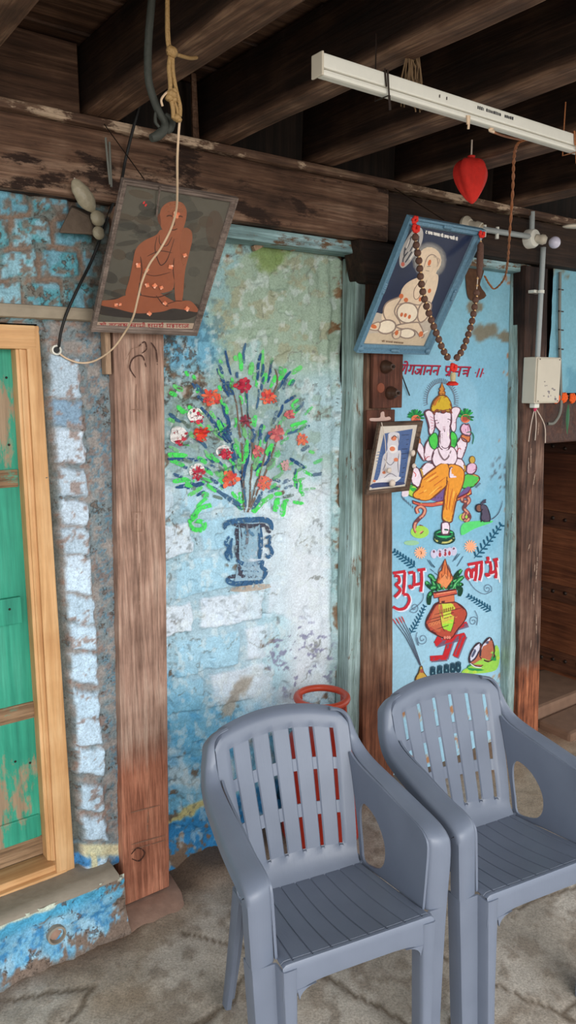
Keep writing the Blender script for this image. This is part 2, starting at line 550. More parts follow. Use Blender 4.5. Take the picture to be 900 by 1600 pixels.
M = dict(
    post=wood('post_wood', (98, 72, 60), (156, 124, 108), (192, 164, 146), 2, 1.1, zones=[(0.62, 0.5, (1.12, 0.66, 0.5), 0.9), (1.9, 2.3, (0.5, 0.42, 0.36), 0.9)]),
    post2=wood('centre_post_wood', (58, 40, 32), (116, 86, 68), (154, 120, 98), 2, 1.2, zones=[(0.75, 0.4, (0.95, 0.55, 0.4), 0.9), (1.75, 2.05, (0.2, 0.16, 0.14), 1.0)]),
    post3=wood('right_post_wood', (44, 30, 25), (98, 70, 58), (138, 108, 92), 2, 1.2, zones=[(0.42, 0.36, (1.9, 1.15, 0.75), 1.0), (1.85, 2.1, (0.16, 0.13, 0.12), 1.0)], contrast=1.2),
    joist=wood('shaded_joist', (40, 27, 20), (94, 68, 52), (156, 124, 100), 1, 0.9, bump=0.9, zones=[(2.588, 2.612, (.15, .12, .10), 1.0, .03)]),  # zone paints shade into the side faces, undersides stay lighter
    beam=wood('sooty_beam', (44, 29, 21), (98, 71, 55), (148, 120, 100), 0, 0.8, bump=1.0, patch=((46, 30, 22), 9, .53)),
    beamdark=wood('dark_beam', (20, 13, 10), (44, 30, 22), (72, 52, 38), 0, 0.8, bump=0.8),
    mould=wood('dusty_ledge', (44, 30, 23), (92, 68, 54), (150, 124, 102), 0, 0.9, bump=0.9, patch=((186, 162, 138), 12, .54)),
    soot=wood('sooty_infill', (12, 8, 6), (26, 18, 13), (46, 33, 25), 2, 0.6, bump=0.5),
    ceil=wood('ceiling_board', (34, 22, 16), (78, 55, 42), (128, 98, 78), 0, 0.7, bump=1.0),
    frame_tan=wood('tan_door_wood', (172, 124, 80), (200, 154, 106), (222, 182, 136), 2, 0.8, rough=0.55, bump=0.15, fine=0.3),
    frame_tan_u=wood('tan_rail_wood', (172, 124, 80), (200, 154, 106), (222, 182, 136), 0, 0.8, rough=0.55, bump=0.15, fine=0.3),
    green=wood('green_door_paint', (34, 116, 96), (50, 146, 120), (74, 164, 138), 2, 0.5, rough=0.55, bump=0.2, fine=0.5, patch=((150, 128, 104), 5, 0.57)),
    bare=wood('bare_door_wood', (96, 74, 54), (134, 106, 80), (160, 132, 104), 0, 0.8, patch=((70, 150, 128), 9, 0.6)),
    jamb=wood('worn_blue_jamb', (104, 118, 110), (146, 168, 164), (178, 200, 200), 2, 1.0, bump=1.0, patch=((108, 84, 62), 9, 0.58)),
    jamb_u=wood('worn_blue_rail', (92, 112, 112), (128, 158, 160), (164, 194, 200), 0, 1.0, bump=1.0, patch=((108, 84, 62), 9, 0.57)),
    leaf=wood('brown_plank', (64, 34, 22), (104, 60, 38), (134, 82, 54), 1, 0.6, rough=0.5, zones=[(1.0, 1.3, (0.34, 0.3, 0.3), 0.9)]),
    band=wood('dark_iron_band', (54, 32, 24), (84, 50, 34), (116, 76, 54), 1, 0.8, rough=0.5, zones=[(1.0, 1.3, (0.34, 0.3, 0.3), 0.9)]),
    board=wood('switch_board_wood', (52, 28, 20), (84, 48, 36), (112, 70, 54), 2, 1.5),
    oldframe=wood('old_frame_wood', (70, 58, 52), (112, 98, 90), (146, 130, 120), 0, 1.6),
    smallframe=wood('small_frame_wood', (44, 32, 26), (82, 64, 52), (122, 100, 84), 0, 2.0),
    lath=wood('bare_lath', (120, 96, 76), (156, 128, 104), (180, 154, 130), 2, 1.5),
    brick=plaster('painted_brick', fleck=(104, 90, 80), thr=0.60, bump=0.9, var=0.2),
    wallc=plaster('peeling_plaster', fleck=(88, 78, 68), thr=0.62, bump=0.7, var=0.14),
    wallr=plaster('painted_panel', fleck=(150, 138, 118), thr=0.72, bump=0.25, var=0.06, bscale=40),
    floor=plaster('stone_floor', fleck=(92, 80, 68), thr=0.66, bump=0.6, var=0.2, fscale=24, rough=0.8),
    dry=paint('dry_brush_paint', dry=0.22, dscale=75),
    wet=paint('brush_paint', dry=0.0, var=0.08),
    print=paint('printed_picture', dry=0.0, var=0.06, rough=0.5),
    plastic=None,
    blueframe=plain('blue_frame_paint', (92, 128, 150), 0.35, bump=0.6, bscale=120, var=0.35),
    white=plain('white_plastic', (216, 214, 204), 0.4, var=0.05),
    offwhite=plain('yellowed_plastic', (196, 186, 168), 0.45, var=0.1, bscale=12),
    conduit=plain('grey_conduit', (150, 156, 156), 0.4, var=0.08),
    grey=plain('grey_cable', (112, 112, 104), 0.5),
    black=plain('black_rubber', (18, 17, 16), 0.6),
    hose=plain('old_black_hose', (52, 54, 48), 0.7, bump=0.5, bscale=90, var=0.3),
    yrope=plain('yellow_nylon_rope', (156, 124, 78), 0.6, bump=0.8, bscale=220, var=0.3),
    wwire=plain('off_white_wire', (206, 178, 148), 0.5),
    twist=plain('brown_twisted_wire', (170, 106, 62), 0.6, bump=1.0, bscale=300, var=0.35),
    red=plain('red_cloth', (206, 40, 30), 0.8, bump=0.8, bscale=50, var=0.25),
    redgas=plain('red_enamel', (168, 42, 26), 0.35, var=0.18, bscale=14),
    ring=plain('orange_red_enamel', (186, 66, 40), 0.35, var=0.15, bscale=20),
    brass=plain('brass_valve', (150, 120, 60), 0.35, metal=0.8),
    bead=plain('brown_seed_bead', (92, 62, 50), 0.65, bump=1.0, bscale=260, var=0.35),
    gold=plain('pale_gold_bead', (200, 160, 110), 0.35),
    tassel=plain('pale_tassel', (186, 170, 130), 0.7, bump=1.0, bscale=160),
    marigold=plain('orange_marigold', (236, 92, 28), 0.8, bump=1.0, bscale=90, var=0.3),
    leafgreen=plain('mango_leaf', (24, 84, 44), 0.5),
    pod=plain('dusty_wrapping', (150, 140, 118), 0.45, bump=0.8, bscale=60, var=0.3),
    porcelain=plain('grimy_brown_porcelain', (66, 46, 36), 0.3, var=0.3, bscale=30),
    bulb=plain('pale_lamp_glass', (206, 202, 220), 0.15, spec=0.6),
    stone=plain('washed_red_stone', (156, 126, 110), 0.85, bump=1.0, bscale=26, var=0.35),
    step=plain('brown_stone_step', (116, 88, 70), 0.85, bump=0.8, bscale=14, var=0.35),
    lintelstone=plain('grey_lintel_stone', (148, 136, 118), 0.85, bump=0.9, bscale=22, var=0.28),
    mud=plain('dark_mud_stone', (92, 78, 66), 0.9, bump=1.0, bscale=40, var=.4),
    sill=plain('grey_mortar_sill', (140, 130, 116), 0.9, bump=0.9, bscale=30, var=0.2),
    iron=plain('dark_iron', (46, 34, 28), 0.5, metal=0.5),
    pink=plain('pink_thread', (190, 50, 90), 0.8),
    thread=plain('white_thread', (206, 190, 176), 0.8),
    smear=plain('dried_pink_paste', (196, 164, 150), 0.8),
    tilak=plain('orange_paste', (226, 150, 110), 0.8, var=0.3, bscale=90),
    pane=glass('picture_glass', 0.07, 0.18),
    daylight_ground=plain('yard_ground', (150, 138, 120), 0.9),
    plume=plain('dry_grass', (120, 96, 70), 0.9),
)

# grey moulded plastic for the chairs, with a faint moulded grain
def chair_plastic():
    m, nt, N, L, B = newmat('grey_moulded_plastic')
    tc = N.new('ShaderNodeTexCoord')
    mp = N.new('ShaderNodeMapping')
    mp.inputs['Scale'].default_value = (110, 22, 8)
    L.new(tc.outputs['Object'], mp.inputs['Vector'])
    nz = N.new('ShaderNodeTexNoise')
    nz.inputs['Scale'].default_value = 1.0
    nz.inputs['Detail'].default_value = 6
    nz.inputs['Distortion'].default_value = 1.2
    L.new(mp.outputs[0], nz.inputs['Vector'])
    n2 = N.new('ShaderNodeTexNoise')
    n2.inputs['Scale'].default_value = 9
    n2.inputs['Detail'].default_value = 5
    L.new(tc.outputs['Object'], n2.inputs['Vector'])
    mx = N.new('ShaderNodeMix')
    mx.data_type = 'RGBA'
    mx.inputs[6].default_value = lin((98, 106, 122))
    mx.inputs[7].default_value = lin((114, 122, 138))
    L.new(n2.outputs['Fac'], mx.inputs[0])
    L.new(mx.outputs[2], B.inputs['Base Color'])
    B.inputs['Roughness'].default_value = 0.42
    B.inputs['Specular IOR Level'].default_value = 0.5
    bp = N.new('ShaderNodeBump')
    bp.inputs['Strength'].default_value = 0.16
    bp.inputs['Distance'].default_value = 0.002
    L.new(nz.outputs['Fac'], bp.inputs['Height'])
    L.new(bp.outputs['Normal'], B.inputs['Normal'])
    return m
M['plastic'] = chair_plastic()

# ------------------------------------------------------------------ flat painting on a surface
class Layer:
    """shapes traced on a plane; each new shape lies a hair above the last"""
    def __init__(s, hit, tf=(0, 0, 1.0), lift=0.0):
        s.hit, s.tf, s.mb, s.k, s.lift = hit, tf, MB(), 0, lift
    def use(s, ox, oy, sc, scy=None):
        s.tf = (ox, oy, sc)
        return s
    def _p(s, pts):
        ox, oy, k = s.tf
        return [(ox + p[0] / k, oy + p[1] / k) for p in pts]
    def raw(s, pix, tris, col, a=1.0):
        s.k += 1
        c = lin(col)[:3] + (a,)
        s.mb.add([s.hit(x, y, s.lift + s.k * 1.6e-5) for x, y in pix], tris, col=c)
    def poly(s, pts, col, smooth=True, a=1.0, line=None, lw=0):
        lw = lw * 1.9
        q = catmull(pts, True, 4) if smooth else [np.asarray(p, float) for p in pts]
        if line:
            s.stroke(list(q) + [q[0], q[1]], lw, line, smooth=False, taper=False)
        pix = s._p(q)
        t = tessellate_polygon([[Vector((x, y, 0)) for x, y in pix]])
        s.raw(pix, [tuple(i) for i in t], col, a)
        if line:
            s.stroke(list(q) + [q[0], q[1]], lw * 0.5, line, smooth=False, taper=False)
    def ell(s, x, y, rx, ry, col, rot=0, a=1.0, n=18, line=None, lw=0):
        c, d = math.cos(rot), math.sin(rot)
        pts = [(x + rx * math.cos(t) * c - ry * math.sin(t) * d, y + rx * math.cos(t) * d + ry * math.sin(t) * c)
               for t in [2 * math.pi * i / n for i in range(n)]]
        s.poly(pts, col, False, a, line, lw)
    def stroke(s, pts, w, col, smooth=True, taper=True, a=1.0):
        q = catmull(pts, False, 5) if smooth and len(pts) > 2 else [np.asarray(p, float) for p in pts]
        if len(q) == 2:
            q = [q[0] + (q[1] - q[0]) * t for t in np.linspace(0, 1, 5)]
        n = len(q)
        L_, R_ = [], []
        for i in range(n):
            t = q[min(i + 1, n - 1)] - q[max(i - 1, 0)]
            t = t / (np.linalg.norm(t) + 1e-9)
            nn = np.array([-t[1], t[0]])
            f = i / (n - 1)
            k = 0.5 * w * ((0.45 + 0.55 * min(1, 4 * min(f, 1 - f) + 0.1)) if taper else 1)
            L_.append(q[i] + nn * k)
            R_.append(q[i] - nn * k)
        pix = s._p(L_ + R_)
        s.raw(pix, [(i, i + 1, n + i + 1, n + i) for i in range(n - 1)], col, a)
    def arc(s, x, y, rx, ry, a0, a1, w, col, n=14):
        s.stroke([(x + rx * math.cos(t), y + ry * math.sin(t)) for t in np.linspace(a0, a1, n)], w, col, smooth=False, taper=False)
    def spiral(s, x, y, r, w, col, turns=1.6, a0=0.0, sgn=1, tail=None):
        pts = [(x + r * (1 - t * 0.85) * math.cos(a0 + sgn * t * turns * 2 * math.pi), y + r * 1.1 * (1 - t * 0.85) * math.sin(a0 + sgn * t * turns * 2 * math.pi)) for t in np.linspace(0, 1, 22)]
        if tail:
            pts = list(tail) + pts
        s.stroke(pts, w, col, smooth=True, taper=False)
    def build(s, name, mat, parent, label=None):
        o = obj(name, s.mb, mat, parent)
        if label:
            o['label'] = label
        return o

# brush letters of the script on the wall: strokes in a unit box (x right, y down), head line at y = 0
GL = {
    'ga': (0.75, [[(.18, 0), (.2, .4), (.1, .62), (.0, .5)], [(.55, 0), (.55, 1)]]),
    'ja': (0.95, [[(.75, 0), (.75, 1)], [(.75, .42), (.2, .42)], [(.48, .42), (.53, .66), (.32, .88), (.08, .74), (.14, .58)]]),
    'aa': (0.38, [[(.2, 0), (.2, 1)]]),
    'na': (0.8, [[(.6, 0), (.6, 1)], [(.6, .5), (.2, .5), (.1, .62), (.22, .68)]]),
    'pra': (0.85, [[(.6, 0), (.6, 1)], [(.12, 0), (.12, .4), (.35, .55), (.6, .5)], [(.58, .68), (.25, .95)]]),
    'pa': (0.8, [[(.6, 0), (.6, 1)], [(.12, 0), (.12, .4), (.35, .55), (.6, .5)]]),
    'sa': (1.0, [[(.8, 0), (.8, 1)], [(.1, .02), (.38, .22), (.12, .5), (.45, .98)], [(.25, .5), (.8, .5)]]),
    'nna': (0.95, [[(.75, 0), (.75, 1)], [(.75, .36), (.3, .36), (.2, .46)], [(.75, .66), (.35, .66), (.25, .78)]]),
    'shri': (1.15, [[(.12, .2), (.4, .1), (.42, .35), (.15, .5), (.42, .75), (.7, .55)], [(.72, .35), (.3, .95)], [(.72, 0), (.72, .4)], [(1.0, 0), (1.0, 1)], [(1.0, 0), (.85, -.35), (.55, -.3)]]),
    'va': (0.8, [[(.62, 0), (.62, 1)], [(.62, .3), (.25, .32), (.15, .55), (.4, .7), (.62, .55)]]),
    'tta': (0.7, [[(.35, 0), (.35, .25), (.1, .45), (.15, .85), (.55, .9)]]),
    'ri': (0.0, [[(-.35, 1.0), (-.45, 1.2), (-.2, 1.3)]]),
    'ksha': (0.95, [[(.75, 0), (.75, 1)], [(.15, .1), (.45, .2), (.2, .45), (.5, .6), (.2, .85)], [(.45, .5), (.75, .5)]]),
    'sva': (1.1, [[(.9, 0), (.9, 1)], [(.05, .02), (.3, .22), (.08, .5), (.35, .95)], [(.15, .5), (.55, .5)], [(.9, .4), (.6, .4), (.6, .75), (.9, .65)]]),
    'mi': (1.05, [[(.75, 0), (.75, 1)], [(.2, 0), (.2, .7), (.1, .8), (.3, .75), (.75, .6)], [(1.0, 0), (1.0, 1)], [(1.0, 0), (.85, -.35), (.6, -.2)]]),
    'ma': (0.85, [[(.65, 0), (.65, 1)], [(.2, 0), (.2, .7), (.1, .8), (.3, .75), (.65, .6)]]),
    'rtha': (0.95, [[(.75, 0), (.75, 1)], [(.1, .2), (.35, .15), (.3, .45), (.15, .7), (.5, .8), (.75, .6)], [(.75, 0), (.6, -.3), (.85, -.35)]]),
    'ha': (0.75, [[(.4, 0), (.4, .25), (.1, .4), (.55, .55), (.2, .8), (.5, 1.05)]]),
    'ra': (0.6, [[(.15, .02), (.42, .25), (.15, .5), (.5, 1)]]),
    'ka': (0.95, [[(.48, 0), (.48, 1)], [(.48, .35), (.15, .35), (.15, .7), (.48, .65)], [(.48, .4), (.8, .35), (.85, .7)]]),
    'ta': (0.75, [[(.6, 0), (.6, 1)], [(.6, .4), (.25, .42), (.12, .7), (.25, .95)]]),
    'tha': (0.85, [[(.65, 0), (.65, 1)], [(.1, .2), (.35, .15), (.3, .45), (.15, .7), (.45, .85), (.65, .6)]]),
    'ya': (0.85, [[(.65, 0), (.65, 1)], [(.1, .05), (.35, .2), (.2, .5), (.35, .75), (.65, .6)]]),
    'jhya': (1.1, [[(.1, 0), (.15, .3), (.4, .5), (.1, .8)], [(.9, 0), (.9, 1)], [(.5, .2), (.55, .6), (.9, .6)]]),
    'ee': (0.0, [[(-.25, 0), (-.5, -.35)]]),
    'bha': (0.9, [[(.7, 0), (.7, 1)], [(.1, .05), (.3, .1), (.3, .6), (.15, .75), (.4, .7), (.7, .65)]]),
    'ii': (0.4, [[(.2, 0), (.2, 1)], [(.2, 0), (.05, -.35), (-.3, -.2)]]),
    'sp': (0.4, []),
    'bar': (0.3, [[(.1, 0), (.1, 1)]]),
}
def write(ly, words, x0, y0, x1, y1, h, w, col, slant=0.0, head=True):
    """letters from (x0, y0) to (x1, y1) along the head line, height h"""
    tot = sum(GL[g][0] for g in words)
    ex = np.array([(x1 - x0), (y1 - y0)]) / tot
    x = 0
    start = 0
    for g in words + ['sp']:
        adv, st = GL[g]
        if g == 'sp':
            if head and x > start:
                a = np.array([x0, y0]) + ex * start
                b = np.array([x0, y0]) + ex * x
                ly.stroke([a, b], w, col, taper=False)
            start = x + adv
        for s_ in st:
            pts = [np.array([x0, y0]) + ex * (x + p[0]) + np.array([-slant * p[1] * h, p[1] * h]) for p in s_]
            ly.stroke(pts, w, col, taper=False)
        x += adv

# ================================================================== THE SETTING
def wear_rgb(base, col, m):
    return base * (1 - m[..., None]) + np.array(col, float) * m[..., None]
RELIEF = {}
def relief_at(name, u, v):
    us, vs, d = RELIEF[name]
    i = min(max(int(np.searchsorted(us, u)) - 1, 0), len(us) - 2)
    j = min(max(int(np.searchsorted(vs, v)) - 1, 0), len(vs) - 2)
    a, b = min(max((u - us[i]) / (us[i + 1] - us[i]), 0), 1), min(max((v - vs[j]) / (vs[j + 1] - vs[j]), 0), 1)
    return float((d[j, i] * (1 - a) + d[j, i + 1] * a) * (1 - b) + (d[j + 1, i] * (1 - a) + d[j + 1, i + 1] * a) * b)
def wall_grid(name, us, vs, n, relief, colour, mat, keep=None):
    U, V = np.meshgrid(np.asarray(us, float), np.asarray(vs, float))
    pts = ORG[None, None, :] + U[..., None] * UA + n * NA
    pts[..., 2] = V
    X, Y = proj_arr(pts.reshape(-1, 3))
    X, Y = X.reshape(U.shape), Y.reshape(U.shape)
    d = relief(U, V, X, Y)
    RELIEF[name] = (us, vs, d)
    pts = pts + d[..., None] * NA
    rgb, wear = colour(U, V, X, Y)
    cols = np.concatenate([linarr(rgb), wear[..., None]], -1).reshape(-1, 4)
    nv, nu = U.shape
    mb = MB()
    mb.v = [tuple(p) for p in pts.reshape(-1, 3)]
    mb.c = [tuple(c) for c in cols]
    for j in range(nv - 1):
        for i in range(nu - 1):
            if keep is None or keep(0.5 * (us[i] + us[i + 1]), 0.5 * (vs[j] + vs[j + 1])):
                mb.f.append((j * nu + i, j * nu + i + 1, (j + 1) * nu + i + 1, (j + 1) * nu + i))
    mb.mi = [0] * len(mb.f)
    return struct(obj(name, mb, mat, smooth=0))
def bricks(x, y, w, h, s, gap=0.12):
    """-> inside mask 0..1 and a random number per brick; edges wander"""
    xw = x + (fbm(x / (w * .5), y / (w * .5), s) - .5) * w * .22
    yw = y + (fbm(x / (w * .5), y / (w * .5), s + 5) - .5) * h * .35
    row = np.floor(yw / h)
    xo = xw / w + 0.5 * (row % 2) + _hash(row.astype(np.int64), row.astype(np.int64) * 3, s) * .3
    fx, fy = xo - np.floor(xo), yw / h - row
    m = sm(np.minimum(fx, 1 - fx) * w / h, gap * .5, gap * 1.1) * sm(np.minimum(fy, 1 - fy), gap * .5, gap * 1.1)
    return m, _hash(np.floor(xo).astype(np.int64), row.astype(np.int64), s + 9)

# ---- left wall: painted brick round the green door
NL = -0.035
ROWS = [(560, 617), (627, 665), (673, 721), (734, 772), (784, 817), (828, 862), (871, 922), (932, 967), (974, 1008), (1021, 1062), (1078, 1114), (1120, 1157), (1167, 1203), (1225, 1259), (1274, 1303), (1335, 1374)]
def strip_mask(X, Y):
    xl = 76 + (Y - 568) * 0.072 + (fbm(X / 16, Y / 16, 3) - .5) * 10
    xr = xl + 47 - (Y - 568) * 0.012
    yy = Y + (fbm(X / 14, Y / 14, 8) - .5) * 12 - (X - 100) * 0.08
    m = np.zeros_like(X)
    idx = np.zeros_like(X)
    for k, (a, b) in enumerate(ROWS):
        q = sm(yy, a - 5, a) * (1 - sm(yy, b, b + 5))
        m = np.maximum(m, q)
        idx = np.where(q > .3, k, idx)
    m = m * sm(X, xl - 1, xl + 3) * (1 - sm(X, xr - 3, xr + 1))
    return m, idx, xl, xr
def relief_l(U, V, X, Y):
    low = (Y > 500)
    m, idx, xl, xr = strip_mask(X, Y)
    b, r = bricks(X, Y + 12, 66, 50, 21)
    d = np.where(low, m * 0.016 - (1 - sm(X, xl - 6, xl)) * 0.03, b * 0.012)
    return d + (fbm(U * 60, V * 60, 4) - .5) * .014 + (fbm(U * 16, V * 16, 5) - .5) * .014
def colour_l(U, V, X, Y):
    f1, f2 = fbm(U * 26, V * 26, 31), fbm(U * 60, V * 60, 37)
    m, idx, xl, xr = strip_mask(X, Y)
    base = np.ones(U.shape + (3,)) * np.array([150, 144, 140.])
    base = wear_rgb(base, (112, 132, 140), sm(f1, .45, .6) * .7)
    base = wear_rgb(base, (86, 132, 156), sm(f2, .5, .6) * sm(X, xr, xr + 12) * .8)
    base = wear_rgb(base, (150, 112, 96), sm(f2, .58, .66) * .6)
    t = _hash(idx.astype(np.int64), idx.astype(np.int64) + 2, 3)
    bc = np.array([176, 196, 212.]) * (1 - t[..., None]) + np.array([206, 222, 238.]) * t[..., None]
    bc = np.where((idx == 1)[..., None], np.array([136, 164, 188.]), bc)
    bc = wear_rgb(bc, (196, 228, 250), sm(Y, 800, 1000) * .5)
    bc = wear_rgb(bc, (150, 130, 122), sm(f1 * .6 + f2 * .4, .57, .63) * .8)
    base = base * (1 - m[..., None]) + bc * m[..., None]
    base = wear_rgb(base, (96, 98, 92), (1 - sm(X, xl - 5, xl - 1)) * (Y > 520))
    low = sm(Y, 1310, 1345)                       # blue foot of the strip with a cream band
    base = wear_rgb(base, (66, 138, 200), low * sm(f1, .36, .5) * .9)
    base = wear_rgb(base, (220, 212, 172), sm(Y, 1316, 1322) * (1 - sm(Y, 1334, 1340)) * sm(X, 126, 132) * .9)
    base = wear_rgb(base, (224, 214, 170), sm(Y, 1330, 1336) * sm(X, 138, 141) * (1 - sm(X, 148, 151)) * .9)
    # above the door
    b, r = bricks(X, Y + 12, 66, 50, 21)
    up = np.ones(U.shape + (3,)) * np.array([138, 118, 104.])
    up = wear_rgb(up, (110, 140, 144), sm(f1, .5, .62) * .6)
    bl = np.array([104, 166, 190.]) * (1 - r[..., None]) + np.array([150, 196, 212.]) * r[..., None]
    bl = wear_rgb(bl, (70, 150, 160), sm(f1, .5, .6) * .6)
    bl = wear_rgb(bl, (128, 106, 92), sm(f2, .54, .62) * .8)
    up = up * (1 - b[..., None] * .92) + bl * b[..., None] * .92
    q = (1 - sm(Y, 496, 506))[..., None]
    base = base * (1 - q) + up * q
    base = wear_rgb(base, (96, 84, 74), sm(X, 128, 150) * (1 - sm(Y, 470, 500)) * .6)
    return base, np.clip(.35 + .5 * sm(f1, .5, .65), 0, 1) * (1 - .5 * m)
DU0, DU1 = -0.90, PUV(64, 700, -0.06)[0] + 0.012
DV0, DV1 = PUV(60, 1385, -0.06)[1], PUV(60, 508, -0.06)[1]
_a, _b = PUV(194, 1434), PUV(177, 520)
PL = lambda v: _a[0] + (_b[0] - _a[0]) * (v - _a[1]) / (_b[1] - _a[1])
us = np.concatenate([np.arange(-1.3, -.62, .03), np.arange(-.62, -.10, .0065)])
vs = np.arange(.17, 2.40, .0065)
wall_grid('wall_left', us, vs, NL, relief_l, colour_l, M['brick'], keep=lambda u, v: not (DU0 < u < DU1 and DV0 - .01 < v < DV1) and u < PL(v) + .004)

# low wall under the door, with its mortar sill
NB = 0.066
SV = 0.196
def relief_b(U, V, X, Y):
    return (fbm(U * 40, V * 40, 44) - .5) * .022 + (fbm(U * 11, V * 11, 45) - .5) * .03 + .03 * (1 - sm(V, 0, .07))
def colour_b(U, V, X, Y):
    f1, f2 = fbm(U * 22, V * 22, 51), fbm(U * 60, V * 60, 57)
    c = np.ones(U.shape + (3,)) * np.array([118, 176, 208.])
    c = wear_rgb(c, (170, 204, 222), sm(f1, .5, .62) * .7)
    c = wear_rgb(c, (54, 128, 184), sm(f2, .52, .62) * .7)
    c = wear_rgb(c, (84, 168, 206), sm(V, .12, .16))
    c = wear_rgb(c, (206, 214, 196), sm(V, SV - .022, SV - .012))
    c = wear_rgb(c, (128, 110, 98), sm(f1 * .5 + f2 * .5 + (1 - sm(V, .0, .06)) * .25 + sm(U, -.3, -.2) * .2, .63, .70))
    c = wear_rgb(c, (126, 112, 102), 1 - sm(V, -.01, .02))
    return c, .3 + .5 * sm(f1, .45, .6)
RB = PUV(188, 1420, NB)[0]
ul = np.concatenate([np.arange(-1.3, -.62, .03), np.arange(-.62, RB + .02, .007)])
low = wall_grid('wall_left_plinth', ul, np.append(np.arange(-.02, SV, .007), SV), NB, relief_b, colour_b, M['brick'])
low.name = 'wall_lower_left'
mb = MB()
sill_us = np.linspace(-1.3, RB, 30)
vv = []
for k, (n, v) in enumerate([(NB + .004, SV - .01), (NB + .002, SV + .004), (0.02, SV + .006), (-.12, SV - .002)]):
    vv.append([W(u, v + .006 * mnoise.noise(Vector((u * 9, n * 20, 1))), n) for u in sill_us])
mb.add([p for r in vv for p in r], [(j * 30 + i, j * 30 + i + 1, (j + 1) * 30 + i + 1, (j + 1) * 30 + i) for j in range(3) for i in range(29)])
mb.add([W(RB, -.02, NB), W(RB, -.02, -.1), W(RB, SV, -.1), W(RB, SV, NB)], [(0, 1, 2, 3)])
struct(obj('trim_1', mb, M['sill'], smooth=0))

# ---- centre wall: rough plaster over brick
NC = -0.105
def yline(X, x0, y0, x1, y1):
    return y0 + (X - x0) * (y1 - y0) / (x1 - x0)
def brickzone(X, Y):
    return (1 - sm(X + (fbm(X / 30, Y / 30, 61) - .5) * 90, 370, 430)) * sm(Y, 560, 640) * (1 - .5 * sm(Y, 1230, 1300))
def relief_c(U, V, X, Y):
    bz = brickzone(X, Y)
    b, r = bricks(X * .92, Y + .2 * X, 104, 62, 71, .1)
    d = bz * (b * .011 + (r - .5) * .004)
    d = d + (fbm(U * 9, V * 9, 73) - .5) * .03 + (fbm(U * 42, V * 42, 75) - .5) * .01 * (.35 + bz)
    d = d - .012 * sm(fbm(X / 40, Y / 40, 77) + sm(Y, 1255, 1330) * .25, .68, .72)
    # vertical ripples beside the jamb
    d = d + .006 * np.sin(X * .33 + fbm(X / 50, Y / 140, 79) * 6) * sm(X, 485, 515) * (1 - sm(Y, 980, 1080))
    return np.clip(d, -.03, .03)
